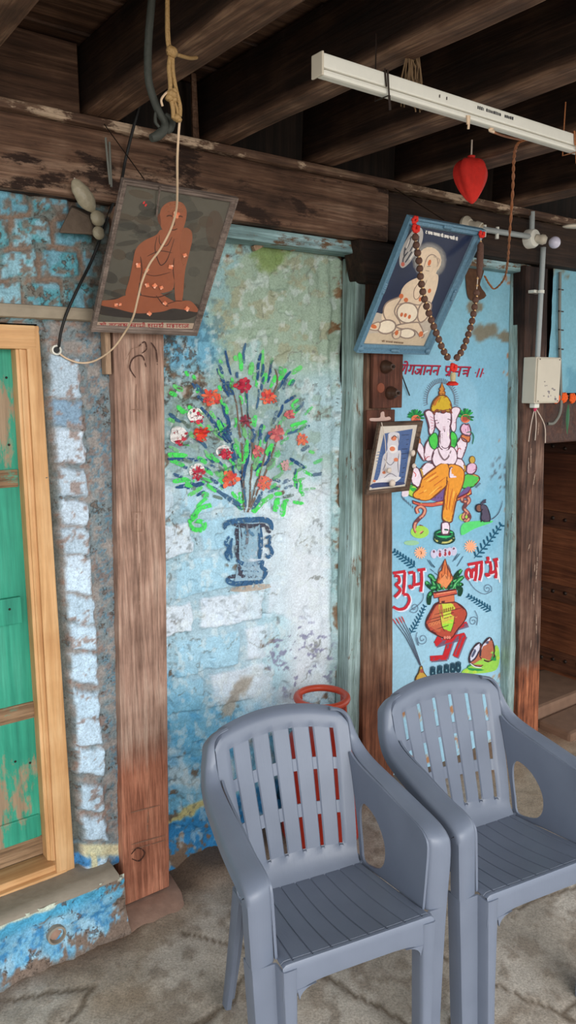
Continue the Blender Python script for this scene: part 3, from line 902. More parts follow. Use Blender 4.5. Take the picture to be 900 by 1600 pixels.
def colour_c(U, V, X, Y):
    f1, f2, f3 = fbm(X / 55, Y / 55, 81), fbm(X / 17, Y / 17, 83), fbm(X / 7, Y / 7, 85)
    bz = brickzone(X, Y)
    b, r = bricks(X * .92, Y + .2 * X, 104, 62, 71, .1)
    c = np.ones(U.shape + (3,)) * np.array([166, 194, 192.])
    top = 1 - sm(Y + f1 * 80, 560, 660)
    c = wear_rgb(c, (158, 178, 160), top)
    c = wear_rgb(c, (150, 190, 200), top * sm(f1, .52, .62) * .7)
    c = wear_rgb(c, (164, 160, 132), top * sm(f2, .56, .66) * .6)
    c = wear_rgb(c, (112, 172, 202), (1 - sm(X + f1 * 60, 330, 375)) * sm(Y, 380, 440) * (1 - sm(Y, 590, 680)))
    c = wear_rgb(c, (82, 128, 150), (1 - sm(X + f1 * 60, 340, 400)) * sm(f3, .5, .58) * (1 - sm(Y, 640, 740)) * sm(Y, 400, 500) * .8)
    mid = sm(Y + f1 * 60, 590, 660) * (1 - sm(Y, 730, 800))
    c = wear_rgb(c, (146, 172, 176), mid * (1 - sm(X, 440, 500)))
    c = wear_rgb(c, (172, 200, 208), mid * sm(X, 440, 500))
    c = wear_rgb(c, (138, 160, 140), mid * sm(f2, .5, .6) * .45)
    # pale middle
    lo = sm(Y + f2 * 40, 730, 820)
    c = wear_rgb(c, (206, 222, 232), lo)
    c = wear_rgb(c, (170, 208, 220), lo * sm(f1, .5, .6) * .7)
    c = wear_rgb(c, (222, 228, 236), lo * sm(X, 430, 470) * (1 - sm(X, 505, 525)) * .8)
    c = wear_rgb(c, (158, 190, 190), lo * sm(X, 505, 530) * .8)
    bl = np.array([214, 226, 238.]) * (1 - sm(r, .55, .7)[..., None]) + np.array([168, 208, 228.]) * sm(r, .55, .7)[..., None]
    q = (bz * b * lo)[..., None]
    c = c * (1 - q) + bl * q
    c = wear_rgb(c, (160, 190, 204), bz * (1 - b) * lo * .8)
    # bluer foot
    ft = sm(Y + f1 * 90 - (X - 300) * .25, 1075, 1160)
    c = wear_rgb(c, (112, 182, 216), ft * .85)
    c = wear_rgb(c, (190, 212, 224), ft * sm(f1, .52, .6) * .8 * (1 - sm(Y, 1210, 1260)))
    c = wear_rgb(c, (74, 156, 206), ft * sm(f2, .42, .66) * .5)
    yl = yline(X, 265, 1278, 330, 1250) + (f2 - .5) * 16
    c = wear_rgb(c, (48, 130, 190), sm(Y, yl + 6, yl + 14) * .9)
    c = wear_rgb(c, (210, 190, 120), sm(Y, yl - 9, yl - 4) * (1 - sm(Y, yl + 5, yl + 10)) * .85 * (1 - sm(X, 330, 380)))
    c = wear_rgb(c, (126, 106, 90), sm(f1 * .45 + f2 * .3 + f3 * .25 + sm(Y, 1260, 1370) * .28, .64, .70))
    rg = np.abs(fbm(X / 62, Y / 80, 87, 5) - .5)
    c = wear_rgb(c, (112, 114, 108), (1 - sm(rg, .003, .009)) * sm(f2, .42, .55) * .6)
    c = wear_rgb(c, (90, 96, 96), sm(f3, .60, .68) * sm(f1, .48, .62) * .4)
    c = wear_rgb(c, (216, 226, 228), sm(fbm(X / 9, Y / 13, 89), .60, .68) * .45)
    # a brown crack slanting up from the lower left, worn patches, soot under the beam
    cr = np.abs(X - (350 + (1120 - Y) * .55)) + (f2 - .5) * 36
    c = wear_rgb(c, (170, 160, 146), (1 - sm(cr, 4, 16)) * sm(Y, 1050, 1062) * (1 - sm(Y, 1118, 1128)) * .8)
    br = sm(f2 * .5 + f1 * .5 - (Y - 375) / 160 + sm(X, 505, 540) * .14, .5, .56) * (1 - sm(Y, 560, 600))
    c = wear_rgb(c, (116, 72, 46), br * .9)
    c = wear_rgb(c, (128, 150, 92), (1 - sm(np.hypot(X - 425, Y - 400) + (f2 - .5) * 26, 20, 32)) * .9)
    jb = np.abs(X - (533 + (f1 - .5) * 20)) + (f3 - .5) * 12
    c = wear_rgb(c, (122, 84, 56), (1 - sm(jb, 4, 9)) * sm(f2, .5, .56) * .8)
    c = wear_rgb(c, (112, 70, 44), (1 - sm(np.abs(X - 545 + (Y - 380) * -.03) + (f2 - .5) * 26, 6, 14)) * (1 - sm(Y, 500, 530)) * .95)
    dots = sm(f3, .62, .67) * (1 - sm(np.hypot((X - 470) / 60, (Y - 1030) / 70), .7, 1.1))
    c = wear_rgb(c, (140, 140, 170), dots * .8)
    wear = .25 + .45 * sm(f1, .45, .6) * (1 - lo * .6) + .35 * bz * (1 - b) + .3 * (1 - sm(X + f1 * 60, 330, 390)) * (1 - sm(Y, 640, 740))
    return c, np.clip(wear, 0, 1)
CU1 = PUV(553, 700, -.02)[0] + .008
us = np.arange(-.06, CU1, .0046)
vs = np.arange(-.02, 2.40, .0046)
wall_center = wall_grid('wall_back', us, vs, NC, relief_c, colour_c, M['wallc'])
def hit_c(x, y, k):                       # a point of the rough plaster
    u, v = PUV(x, y, NC)
    d = relief_at('wall_back', u, v)
    return W(u, v, NC + d + .0022 + k)

# ---- right wall: smooth blue panel with the painted deity
NR = -0.09
def relief_r(U, V, X, Y):
    return (fbm(U * 8, V * 8, 91) - .5) * .006 + (fbm(U * 30, V * 30, 93) - .5) * .002
def colour_r(U, V, X, Y):
    f1, f2, f3 = fbm(X / 50, Y / 90, 95), fbm(X / 15, Y / 15, 97), fbm(X / 5, Y / 5, 99)
    c = np.ones(U.shape + (3,)) * np.array([142, 190, 214.])
    c = wear_rgb(c, (120, 178, 206), sm(f1, .5, .62) * .5)
    c = wear_rgb(c, (166, 206, 226), sm(Y, 820, 1000) * .8)
    c = wear_rgb(c, (132, 184, 200), (1 - sm(Y, 480, 600)) * .6)
    for (x, y, r) in [(755, 520, 16), (790, 527, 9), (815, 440, 8), (745, 480, 10)]:
        c = wear_rgb(c, (124, 106, 82), (1 - sm(np.hypot((X - x) / 1.6, Y - y) + (f2 - .5) * 22, r * .5, r)) * .8)
    sp_ = sm(f3, .6, .66) * (1 - sm(np.hypot((X - 782) / 18, (Y - 742) / 34), .6, 1.1))
    c = wear_rgb(c, (88, 88, 96), sp_ * .8)
    c = wear_rgb(c, (110, 92, 74), sm(f2 - (Y - 398) / 70, .45, .55) * .7)
    c = wear_rgb(c, (176, 128, 92), sm(f2 + sm(Y, 1000, 1090) * .3 + sm(X, 770, 800) * .3 - .2, .72, .78))
    return c, .12 + .3 * sm(X, 765, 785)
RU0, RU1 = PUV(613, 800, 0)[0] - .03, PUV(800, 700, NR)[0] + .03
wall_right = wall_grid('wall_right', np.arange(RU0, RU1, .012), np.arange(-.02, 2.42, .012), NR, relief_r, colour_r, M['wallr'])
def hit_r(x, y, k):
    u, v = PUV(x, y, NR)
    d = relief_at('wall_right', u, v)
    return W(u, v, NR + d + .002 + k)
# hollow where the plaster has fallen out, beside the bead garland
mb = MB()
hole = catmull([(729, 408), (752, 412), (756, 425), (750, 445), (760, 462), (745, 470), (732, 466), (728, 440)], True, 3)
ring_n = [NR + .004, NR - .02]
pv = [P(x, y, NR + .0055) for x, y in hole] + [P(x * .8 + 741 * .2, y * .8 + 440 * .2, NR + .0062) for x, y in hole]
k = len(hole)
mb.add(pv, [(i, (i + 1) % k, k + (i + 1) % k, k + i) for i in range(k)] + [tuple(range(k, 2 * k))])
obj('plaster_hollow', mb, plain('bare_mud_plaster', (84, 56, 38), 0.95, bump=1.0, bscale=50, var=.5), wall_right)

# ---- wall over the doorway at the far right
def relief_f(U, V, X, Y):
    return (fbm(U * 9, V * 9, 101) - .5) * .02
def colour_f(U, V, X, Y):
    f1, f2 = fbm(X / 30, Y / 50, 103), fbm(X / 12, Y / 12, 105)
    c = np.ones(U.shape + (3,)) * np.array([126, 178, 196.])
    c = wear_rgb(c, (96, 150, 172), sm(f1, .5, .6) * .7)
    c = wear_rgb(c, (126, 116, 92), sm(f2 - (Y - 425) / 60, .5, .6) * .8)
    return c, .3 + 0 * f1
FU0 = PUV(861, 500, -.03)[0]
FV0 = PUV(880, 614, -.03)[1]
wall_grid('wall_far_right', np.arange(FU0, 3.7, .02), np.arange(FV0, 2.42, .02), -.03, relief_f, colour_f, M['wallr'])
mb = MB().box(FU0 - .16, 3.7, FV0 - .25, 2.42, -.22, -.075)
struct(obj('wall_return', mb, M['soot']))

# ---- floor
CR = [[(290, 1040 + 415), (470, 1500), (640, 1600)], [(735, 1522), (778, 1535), (820, 1558), (872, 1580), (900, 1566)], [(872, 1580), (900, 1592)], [(650, 1462), (735, 1522)],
      [(96, 1545), (150, 1543)], [(110, 1590), (150, 1540)], [(300, 1600), (365, 1565), (380, 1520)], [(720, 1450), (800, 1420), (900, 1380)], [(0, 1565), (96, 1545)], [(735, 1522), (700, 1600)]]
CRW = [[np.array(ground(x, y)[:2]) for x, y in ln] for ln in CR]
def seg_dist(px, py, ln):
    d = np.full(px.shape, 9.0)
    for a, b in zip(ln[:-1], ln[1:]):
        ab = b - a
        t = np.clip(((px - a[0]) * ab[0] + (py - a[1]) * ab[1]) / (ab @ ab), 0, 1)
        d = np.minimum(d, np.hypot(px - a[0] - t * ab[0], py - a[1] - t * ab[1]))
    return d
us = np.concatenate([np.arange(-6, -1.1, .35), np.arange(-1.1, 2.3, .013), np.arange(2.3, 7, .3)])
ns = np.concatenate([np.arange(-1.75, -.2, .1), np.arange(-.2, 1.35, .013), np.arange(1.35, 5.2, .2)])
Ug, Ng = np.meshgrid(us, ns)
px_ = ORG[0] + Ug * UA[0] + Ng * NA[0]
py_ = ORG[1] + Ug * UA[1] + Ng * NA[1]
f1, f2, f3 = fbm(px_ * 5, py_ * 5, 111), fbm(px_ * 22, py_ * 22, 113), fbm(px_ * 1.6, py_ * 1.6, 115)
c = np.ones(Ug.shape + (3,)) * np.array([172, 161, 148.])
c = wear_rgb(c, (198, 189, 178), sm(f1, .5, .65) * .7)
c = wear_rgb(c, (128, 114, 100), sm(f2, .54, .66) * .5)
c = wear_rgb(c, (150, 130, 108), sm(f3, .5, .65) * .6)
dk = np.full(Ug.shape, 9.0)
for ln in CRW:
    dk = np.minimum(dk, seg_dist(px_ + (f2 - .5) * .05, py_ + (f1 - .5) * .05, ln))
c = wear_rgb(c, (102, 88, 74), (1 - sm(dk, .003, .012)) * .8)
c = wear_rgb(c, (184, 172, 158), sm(dk, .010, .016) * (1 - sm(dk, .02, .034)) * sm(f2, .40, .6) * .6)
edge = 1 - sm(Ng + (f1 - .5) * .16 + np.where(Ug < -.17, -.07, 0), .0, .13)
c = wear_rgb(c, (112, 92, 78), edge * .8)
c = wear_rgb(c, (168, 128, 100), (1 - sm(Ng + (f1 - .5) * .2, .02, .3)) * sm(Ug, 1.3, 1.7) * .5)
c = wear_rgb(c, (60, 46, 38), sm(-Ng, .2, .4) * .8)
zz = (f1 - .5) * .012 + (f2 - .5) * .006 - .0025 * (1 - sm(dk, .003, .02)) + .035 * edge ** 2 * (1 - sm(Ug, 1.2, 1.5)) * sm(Ug, .08, .16) - .004
mb = MB()
mb.v = list(zip(px_.ravel(), py_.ravel(), zz.ravel()))
mb.c = [tuple(q) for q in np.concatenate([linarr(c), (.25 + .3 * sm(f1, .45, .6))[..., None]], -1).reshape(-1, 4)]
nu = len(us)
mb.f = [(j * nu + i, j * nu + i + 1, (j + 1) * nu + i + 1, (j + 1) * nu + i) for j in range(len(ns) - 1) for i in range(nu - 1)]
mb.f = [f[::-1] for f in mb.f]
mb.mi = [0] * len(mb.f)
struct(obj('floor', mb, M['floor'], smooth=0))
mb = MB().add([W(-40, -.15, 60), W(40, -.15, 60), W(40, -.15, 4.9), W(-40, -.15, 4.9)], [(0, 1, 2, 3)])
struct(obj('ground_outside', mb, M['daylight_ground']))

# ---- ceiling boards and the shell behind the wall
CZ = 2.79
mb = MB()
nb = -.35
while nb < 2.5:
    w_ = random.uniform(.16, .26)
    dz = random.uniform(-.012, .012)
    mb.box(-3.5, 5.5, CZ + dz, CZ + .04 + dz, nb, nb + w_ - .006)
    nb += w_
struct(obj('ceiling', mb, M['ceil'], rough=.006))
mb = MB().box(-3.5, 5.5, 2.36, CZ + .02, -.36, -.16)
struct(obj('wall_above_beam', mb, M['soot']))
mb = MB()
mb.box(-3.5, -1.28, -.05, 2.6, -.2, -.04)
struct(obj('wall_far_left', mb, M['sill']))
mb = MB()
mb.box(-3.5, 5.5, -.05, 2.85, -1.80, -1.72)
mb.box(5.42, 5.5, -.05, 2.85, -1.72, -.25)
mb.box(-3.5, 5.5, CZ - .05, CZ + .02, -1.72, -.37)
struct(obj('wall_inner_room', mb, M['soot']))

# ---- door 1: green panelled leaf in a tan frame
NF = -0.058
door = thing('door_1', 'x', 'door', W(DU0, DV0, -.1))
del door['label'], door['category']
struct(door)
def q4(px4, n0, n1, mb=None):            # box whose front face is four photo points on plane n1 (given bl, br, tr, tl)
    mb = mb or MB()
    a = [PUV(x, y, n1) for x, y in px4]
    f = [W(u, v, n1) for u, v in a]
    b = [W(u, v, n0) for u, v in a]
    return mb.hexa([f[0], f[1], b[1], b[0]], [f[3], f[2], b[2], b[3]])
obj('frame_jamb', q4([(90, 1378), (118, 1367), (61, 509), (40, 509)], -.14, NF), M['frame_tan'], door, bevel=.004)
obj('frame_moulding', q4([(74, 1345), (91, 1345), (42, 545), (24, 545)], -.16, NF - .012), M['frame_tan'], door, bevel=.003)
obj('frame_moulding', q4([(80, 1345), (84, 1345), (34, 545), (30, 545)], -.16, NF - .006), M['frame_tan'], door, bevel=.001)
a = PUV(60, 509, NF)
b = PUV(60, 546, NF)
mb = MB().box(DU0, a[0] - .01, b[1], a[1], -.14, NF + .002)
obj('frame_head', mb, M['frame_tan_u'], door, bevel=.004)
a = PUV(100, 1372, NF)
b = PUV(80, 1338, NF)
mb = MB().box(DU0, a[0] + .012, SV - .012, a[1] + .028, -.14, NF + .003)
mb.box(DU0, a[0] - .02, a[1] + .028, a[1] + .05, -.16, NF - .014)
obj('frame_sill', mb, M['frame_tan_u'], door, bevel=.004)
ND = -.115
e0 = PUV(72, 1332, ND)
e1 = PUV(22, 545, ND)
leaf = obj('door_leaf', MB().hexa([W(DU0, e0[1], ND), W(e0[0], e0[1], ND), W(e0[0], e0[1], ND - .03), W(DU0, e0[1], ND - .03)],
                                  [W(DU0, e1[1] + .02, ND), W(e1[0], e1[1] + .02, ND), W(e1[0], e1[1] + .02, ND - .03), W(DU0, e1[1] + .02, ND - .03)]), M['green'], door)
def ledge(y0, y1, x0, x1, mat, nm, th=.012):
    a, b = PUV((x0 + x1) / 2, y0, ND + th), PUV((x0 + x1) / 2, y1, ND + th)
    obj(nm, MB().box(DU0, PUV(x1, y0, ND + th)[0], b[1], a[1], ND - .005, ND + th), mat, leaf, bevel=.004)
ledge(734, 762, 0, 28, M['bare'], 'cross_rail', .006)
ledge(1102, 1128, 0, 56, M['bare'], 'cross_rail', .006)
ledge(935, 977, 0, 33, M['green'], 'ledge_block', .016)
ledge(1282, 1318, 0, 62, M['green'], 'bottom_rail', .008)
ledge(1316, 1346, 0, 70, M['bare'], 'bottom_edge', .005)
for x, y in ((14, 695), (15, 952), (24, 1190), (47, 1192), (10, 590)):
    p = P(x, y, ND + (.017 if y == 952 else .002))
    obj('nail', MB().blob(p, UA * .004, ZA * .004, NA * .003, 8, 5), M['iron'], leaf, smooth=60)
struct(obj('wall_behind_door', MB().box(DU0 - .1, DU1 + .06, .1, 2.1, -.2, -.17), M['soot']))

# ---- door 2: the plank door standing open inside the right-hand doorway
UD = 2.76
d2 = thing('door_2', 'x', 'door', W(UD, .1, -.4))
del d2['label'], d2['category']
struct(d2)
def on_leaf(px, py):
    q = uvn(pu(px, py, UD))
    return q[2], q[1]
n0_, n1_ = -1.35, -.02
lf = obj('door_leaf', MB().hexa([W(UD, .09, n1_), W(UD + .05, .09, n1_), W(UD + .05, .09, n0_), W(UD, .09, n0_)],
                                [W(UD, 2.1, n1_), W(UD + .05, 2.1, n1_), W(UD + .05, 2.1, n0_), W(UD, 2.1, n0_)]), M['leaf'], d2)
for y0, y1 in ((690, 706), (797, 823), (911, 937), (1015, 1046)):
    na, va = on_leaf(872, y0 + 2)
    nb_, vb = on_leaf(872, y1 + 2)
    bd = obj('iron_band', MB().hexa([W(UD - .012, vb, n1_), W(UD + .01, vb, n1_), W(UD + .01, vb, n0_), W(UD - .012, vb, n0_)],
                                    [W(UD - .012, va, n1_), W(UD + .01, va, n1_), W(UD + .01, va, n0_), W(UD - .012, va, n0_)]), M['band'], d2, bevel=.004)
    for x in (848, 866, 885, 905):
        n_, v_ = on_leaf(x, (y0 + y1) / 2 + (x - 872) * .2)
        obj('stud', MB().blob(W(UD - .013, v_, n_), NA * .012, ZA * .012, UA * .008, 10, 6), M['iron'], bd, smooth=60)

# ================================================================== TIMBER
def rough_prism(bot, top, n, t, seed=0, amp=.003):
    """a hewn upright: bottom and top pixel edges on plane n, thickness t, cut into courses so it can wander"""
    mb = MB()
    K = 14
    vs = []
    for k in range(K + 1):
        f = k / K
        u0 = bot[0] + (top[0] - bot[0]) * f
        u1 = bot[1] + (top[1] - bot[1]) * f
        v = bot[2] + (top[2] - bot[2]) * f
        j = lambda i: amp * mnoise.noise(Vector((seed + i * 3.1, v * 3, 0)))
        vs += [W(u0 + j(1), v, n + j(2)), W(u1 + j(3), v, n + j(4)), W(u1 + j(3), v, n - t), W(u0 + j(1), v, n - t)]
    fs = [(3, 2, 1, 0), (4 * K, 4 * K + 1, 4 * K + 2, 4 * K + 3)]
    for k in range(K):
        for i in range(4):
            i2 = (i + 1) % 4
            fs.append((4 * k + i, 4 * k + i2, 4 * k + 4 + i2, 4 * k + 4 + i))
    return mb.add(vs, fs)
BV0, BV1 = 2.355, 2.552                       # long beam
# left post and the stone it stands on
pa, pb = PUV(194, 1434), PUV(265, 1398)
pc, pd = PUV(177, 520), PUV(256, 520)
sl = lambda a, b, v: a[0] + (b[0] - a[0]) * (v - a[1]) / (b[1] - a[1])
PB = .025
root = thing('wooden_post', 'left wooden post with orange-stained foot, between the door and the flower mural', 'post', W(-.08, PB, -.05))
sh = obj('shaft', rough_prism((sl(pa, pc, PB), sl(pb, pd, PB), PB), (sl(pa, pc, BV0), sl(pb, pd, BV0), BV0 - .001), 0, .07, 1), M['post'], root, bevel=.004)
a0, a1 = PUV(170, 530, .001), PUV(176, 585, .001)
obj('nailed_lath', MB().box(a0[0] - .014, a0[0] + .004, a1[1], a0[1] + .03, -.03, .004), M['lath'], root, bevel=.002)
# carved groove figures on the post
ly = Layer(lambda x, y, k: P(x, y, .0035 + k), lift=0)
for pts in ([(213, 600), (213, 660)], [(205, 640), (222, 640)], [(214, 770), (214, 850)], [(206, 800), (222, 800), (222, 830), (206, 830), (206, 800)], [(218, 880), (218, 960)],
            [(204, 1270), (250, 1258)], [(232, 1264), (230, 1300)], [(205, 1320), (258, 1305)], [(205, 1328), (258, 1313)], [(196, 562), (206, 545), (222, 540)], [(205, 545), (200, 575)]):
    ly.stroke(pts, 1.5, (128, 98, 82), smooth=False)
for pts in ([(217, 541), (226, 534), (229, 545), (222, 552)], [(212, 590), (203, 575), (208, 560), (222, 556), (229, 575)], [(236, 535), (244, 548), (246, 570)], [(205, 1335), (215, 1325), (226, 1332), (218, 1345), (206, 1342)]):
    ly.stroke(pts, 2.2, (66, 42, 34))
decal(sh, ly, M['dry'])
mb = MB()
g = [(196, 1482), (300, 1452), (262, 1397), (192, 1434)]
bl, br = uvn(ground(196, 1484)), uvn(ground(302, 1450))
sb = [W(bl[0], -.03, bl[2] + .01), W(br[0] + .0, -.03, br[2]), W(br[0] - .01, -.03, -.1), W(bl[0] - .05, -.03, -.1)]
Pt = PB - .008
st = [W(bl[0] + .0, Pt, .045), W(.035, Pt, .04), W(.05, Pt, -.1), W(bl[0] - .03, Pt, -.1)]
mb.hexa(sb, st)
o = obj('post_stone', mb, M['stone'], bevel=.018, rough=.01, smooth=50)
tag(o, 'low reddish foundation stone under the left wooden post', 'stone')

# centre post
pa, pb, pc, pd = PUV(567, 1100), PUV(614, 1077), PUV(573, 660), PUV(612, 660)
root = thing('wooden_post', 'middle wooden post behind the chairs, between the two painted wall panels', 'post', W(.95, 0, -.05))
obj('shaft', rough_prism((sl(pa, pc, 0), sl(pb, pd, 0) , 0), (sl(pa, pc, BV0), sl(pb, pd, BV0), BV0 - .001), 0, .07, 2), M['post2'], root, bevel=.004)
a0, b0 = PUV(556, 360, .03), PUV(628, 300, .03)
obj('bracket_capital', MB().hexa([W(.875, 2.2, .035), W(1.1, 2.2, .035), W(1.1, 2.2, -.065), W(.875, 2.2, -.065)],
                                 [W(.83, BV0 - .002, .045), W(1.15, BV0 - .002, .045), W(1.15, BV0 - .002, -.065), W(.83, BV0 - .002, -.065)]), M['beamdark'], root, bevel=.012, rough=.008)
# right post
pa, pb, pc, pd = PUV(810, 1140), PUV(841, 1150), PUV(818, 640), PUV(852, 640)
root = thing('wooden_post', 'right wooden post with orange foot, beside the dark doorway', 'post', W(2.05, 0, -.05))
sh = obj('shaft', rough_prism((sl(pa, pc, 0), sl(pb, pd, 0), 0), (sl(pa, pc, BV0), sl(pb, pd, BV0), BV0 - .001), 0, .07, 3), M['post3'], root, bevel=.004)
R3 = lambda v: (sl(pa, pc, v), sl(pb, pd, v))
ly = Layer(lambda x, y, k: P(x, y, .0035 + k))
for x, y, l in ((830, 700, 30), (836, 740, 18), (826, 715, 24), (840, 870, 40), (834, 920, 26), (838, 960, 30), (830, 1000, 14), (828, 850, 10), (836, 880, 14), (842, 640 + 20, 20)):
    ly.stroke([(x, y), (x - 1 + random.uniform(-2, 2), y + l)], 1.6, (150, 124, 108), smooth=False)
decal(sh, ly, M['dry'])

# long beams over the posts
um = 0.99
o = obj('ceiling_beam', MB().box(-1.9, um, BV0, BV1, -.16, .03), M['beam'], bevel=.012, rough=.012, rscale=4)
tag(o, 'sooty beam over the door and the flower mural, left of the middle post', 'beam')
o = obj('ceiling_beam', MB().box(um + .004, 4.0, BV0 + .01, BV1 - .006, -.16, .024), M['beamdark'], bevel=.012, rough=.01, rscale=4)
tag(o, 'darker sooty beam over the deity panel and doorway, right of the middle post', 'beam')
# ledge of pale dust and a moulding along the top of the beam
o = obj('beam_moulding', MB().box(-1.9, 4.0, BV1 + .001, BV1 + .028, -.15, .052), M['mould'], bevel=.008, rough=.007)
tag(o, 'thin worn ledge board lying along the top of the beams', 'board')
JZ0, JZ1 = BV1 + .03, CZ - .014
JU = [(-.655, -.545, 'dark ceiling joist at the top left corner, leftmost of the row'), (-.216, -.112, 'broad dark ceiling joist above the orange portrait, second from the left'),
      (.192, .272, 'dark ceiling joist starting right of the hanging white wire, third from the left'), (.604, .71, 'dark ceiling joist crossing behind the left half of the white tube, fourth from the left'),
      (1.041, 1.17, 'dark ceiling joist starting above the middle post, behind the red cloth bundle'), (1.66, 1.78, 'dark ceiling joist farthest right, above the bulb holder and right post')]
for k, (u0, u1, lb) in enumerate(JU):
    mb = MB()
    K = 16
    vs = []
    for q in range(K + 1):
        n = -.15 + (2.55 + .15) * q / K
        j = lambda i: .008 * mnoise.noise(Vector((k * 5.3 + i * 2.7, n * 2.2, 4)))
        vs += [W(u0 + j(1), JZ0 + j(2), n), W(u1 + j(3), JZ0 + j(2), n), W(u1 + j(3), JZ1, n), W(u0 + j(1), JZ1, n)]
    fs = [(0, 1, 2, 3), (4 * K + 3, 4 * K + 2, 4 * K + 1, 4 * K)]
    for q in range(K):
        for i in range(4):
            i2 = (i + 1) % 4
            fs.append((4 * q + i, 4 * q + i2, 4 * q + 4 + i2, 4 * q + 4 + i))
    mb.add(vs, fs)
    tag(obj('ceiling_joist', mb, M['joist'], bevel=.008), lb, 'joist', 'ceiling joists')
# short boards between the joists, standing on the beam
BL = [(-.54, -.222, .015, 'brown blocking board between the two leftmost joists'), (-.105, .186, -.05, 'dark blocking board above the orange portrait, between joists'),
      (.278, .598, .0, 'dark blocking board over the flower mural, between joists'), (.716, 1.035, .008, 'dark blocking board left of the joist over the middle post'), (1.176, 1.654, -.02, 'dark blocking board above the deity panel, between joists'),
      (1.786, 2.6, -.02, 'dark blocking board above the doorway, at the far right'), (-1.2, -.66, .01, 'brown blocking board at the far left corner of the ceiling')]
for u0, u1, n, lb in BL:
    tag(obj('blocking_board', MB().box(u0, u1, JZ0 - .001, JZ1, n - .05, n), M['ceil'] if u1 < -.2 else M['soot'], bevel=.004, rough=.006), lb, 'board', 'blocking boards between joists')
p = W(.16, JZ0, .012)
tag(obj('wooden_stake', MB().tube([p, W(.15, JZ1 - .001, .02)], [.012, .009], 6), M['beam'], rough=.002), 'thin rough upright stick on the beam, right of the yellow rope', 'stick')

# worn blue frame of the centre niche, and of the right panel
a, b = PUV(366, 344, -.012), PUV(570, 362, -.012)
c2, d_ = PUV(548, 900, -.012), PUV(571, 640, -.012)
mb = MB().hexa([W(.045, BV0 - .05, -.012), W(b[0] + .02, BV0 - .045, -.012), W(b[0] + .02, BV0 - .045, -.1), W(.045, BV0 - .05, -.1)],
               [W(.045, BV0 - .001, -.012), W(b[0] + .02, BV0 - .001, -.012), W(b[0] + .02, BV0 - .001, -.1), W(.045, BV0 - .001, -.1)])
struct(obj('trim_2', mb, M['jamb_u'], bevel=.006, rough=.006))
jr = PUV(572, 700, -.02)[0] + .012
jl = PUV(553, 700, -.02)[0] - .004
struct(obj('trim_3', rough_prism((jl - .01, jr, -.01), (jl + .004, jr, BV0 - .052), -.02, .085, 7, .012), M['jamb'], bevel=.008))
for k, (x0, y0, x1, y1, w_) in enumerate([(372, 369, 552, 378, 9), (398, 388, 442, 364, 8), (458, 388, 520, 372, 7)]):
    a, b = P(x0, y0, -.07), P(x1, y1, -.07)
    t = (b - a) / np.linalg.norm(b - a)
    s_ = np.cross(NA, t) * w_ / 2 / 420
    o = obj('roof_lath', MB().hexa([a - s_, b - s_, b - s_ - NA * .02, a - s_ - NA * .02], [a + s_, b + s_, b + s_ - NA * .02, a + s_ - NA * .02]), M['lath'], bevel=.002)
    tag(o, ['bare long lath lying flat under the blue top rail of the flower mural', 'short slanting lath stuck in the mud above the flower mural, the left of two', 'slanting lath stuck in the mud above the flower mural, the right of two'][k], 'lath', 'laths over the mural')
# right panel jamb
jl, jt = PUV(787, 850, -.085)[0], PUV(799, 420, -.085)[0]
jr = R3(1.3)[0] + .02
struct(obj('trim_4', rough_prism((2 * jl - jt, jr + .06, -.01), (jt, jr - .03, PUV(800, 402, -.03)[1]), -.03, .065, 11, .010), M['jamb'], bevel=.01))
struct(obj('trim_5', MB().box(RU0 + .06, jr, BV0 - .028, BV0 + .008, -.1, -.03), M['jamb_u'], bevel=.006, rough=.006))

# stone lintel over the green door
a, b = PUV(0, 472, .0), PUV(150, 503, .0)
o = obj('stone_lintel', MB().box(-1.2, -.128, b[1], a[1], -.09, .0), M['lintelstone'], bevel=.012, rough=.012)
tag(o, 'grey rough stone lintel over the green door', 'lintel')
# lintel board over the right doorway, threshold step
a, b = PUV(858, 622, -.03), PUV(900, 690, -.03)
o = obj('door_lintel', MB().box(R3(1.4)[1] + .01, 3.6, b[1], a[1] + .005, -.18, -.03), M['leaf'], bevel=.01, rough=.006)
tag(o, 'brown carved lintel board over the dark doorway at the right edge', 'lintel')
o = obj('threshold_step', MB().box(R3(0)[1] + .03, 3.6, -.02, .10, -.40, -.06), M['step'], bevel=.02, rough=.014)
tag(o, 'worn orange-brown stone threshold in the doorway, right of the right post', 'step')
o = obj('threshold_step', MB().box(R3(0)[1] + .06, 3.6, -.02, .045, -.056, .16), M['step'], bevel=.02, rough=.014)
tag(o, 'low brown stone slab on the floor in front of the doorway threshold', 'step')

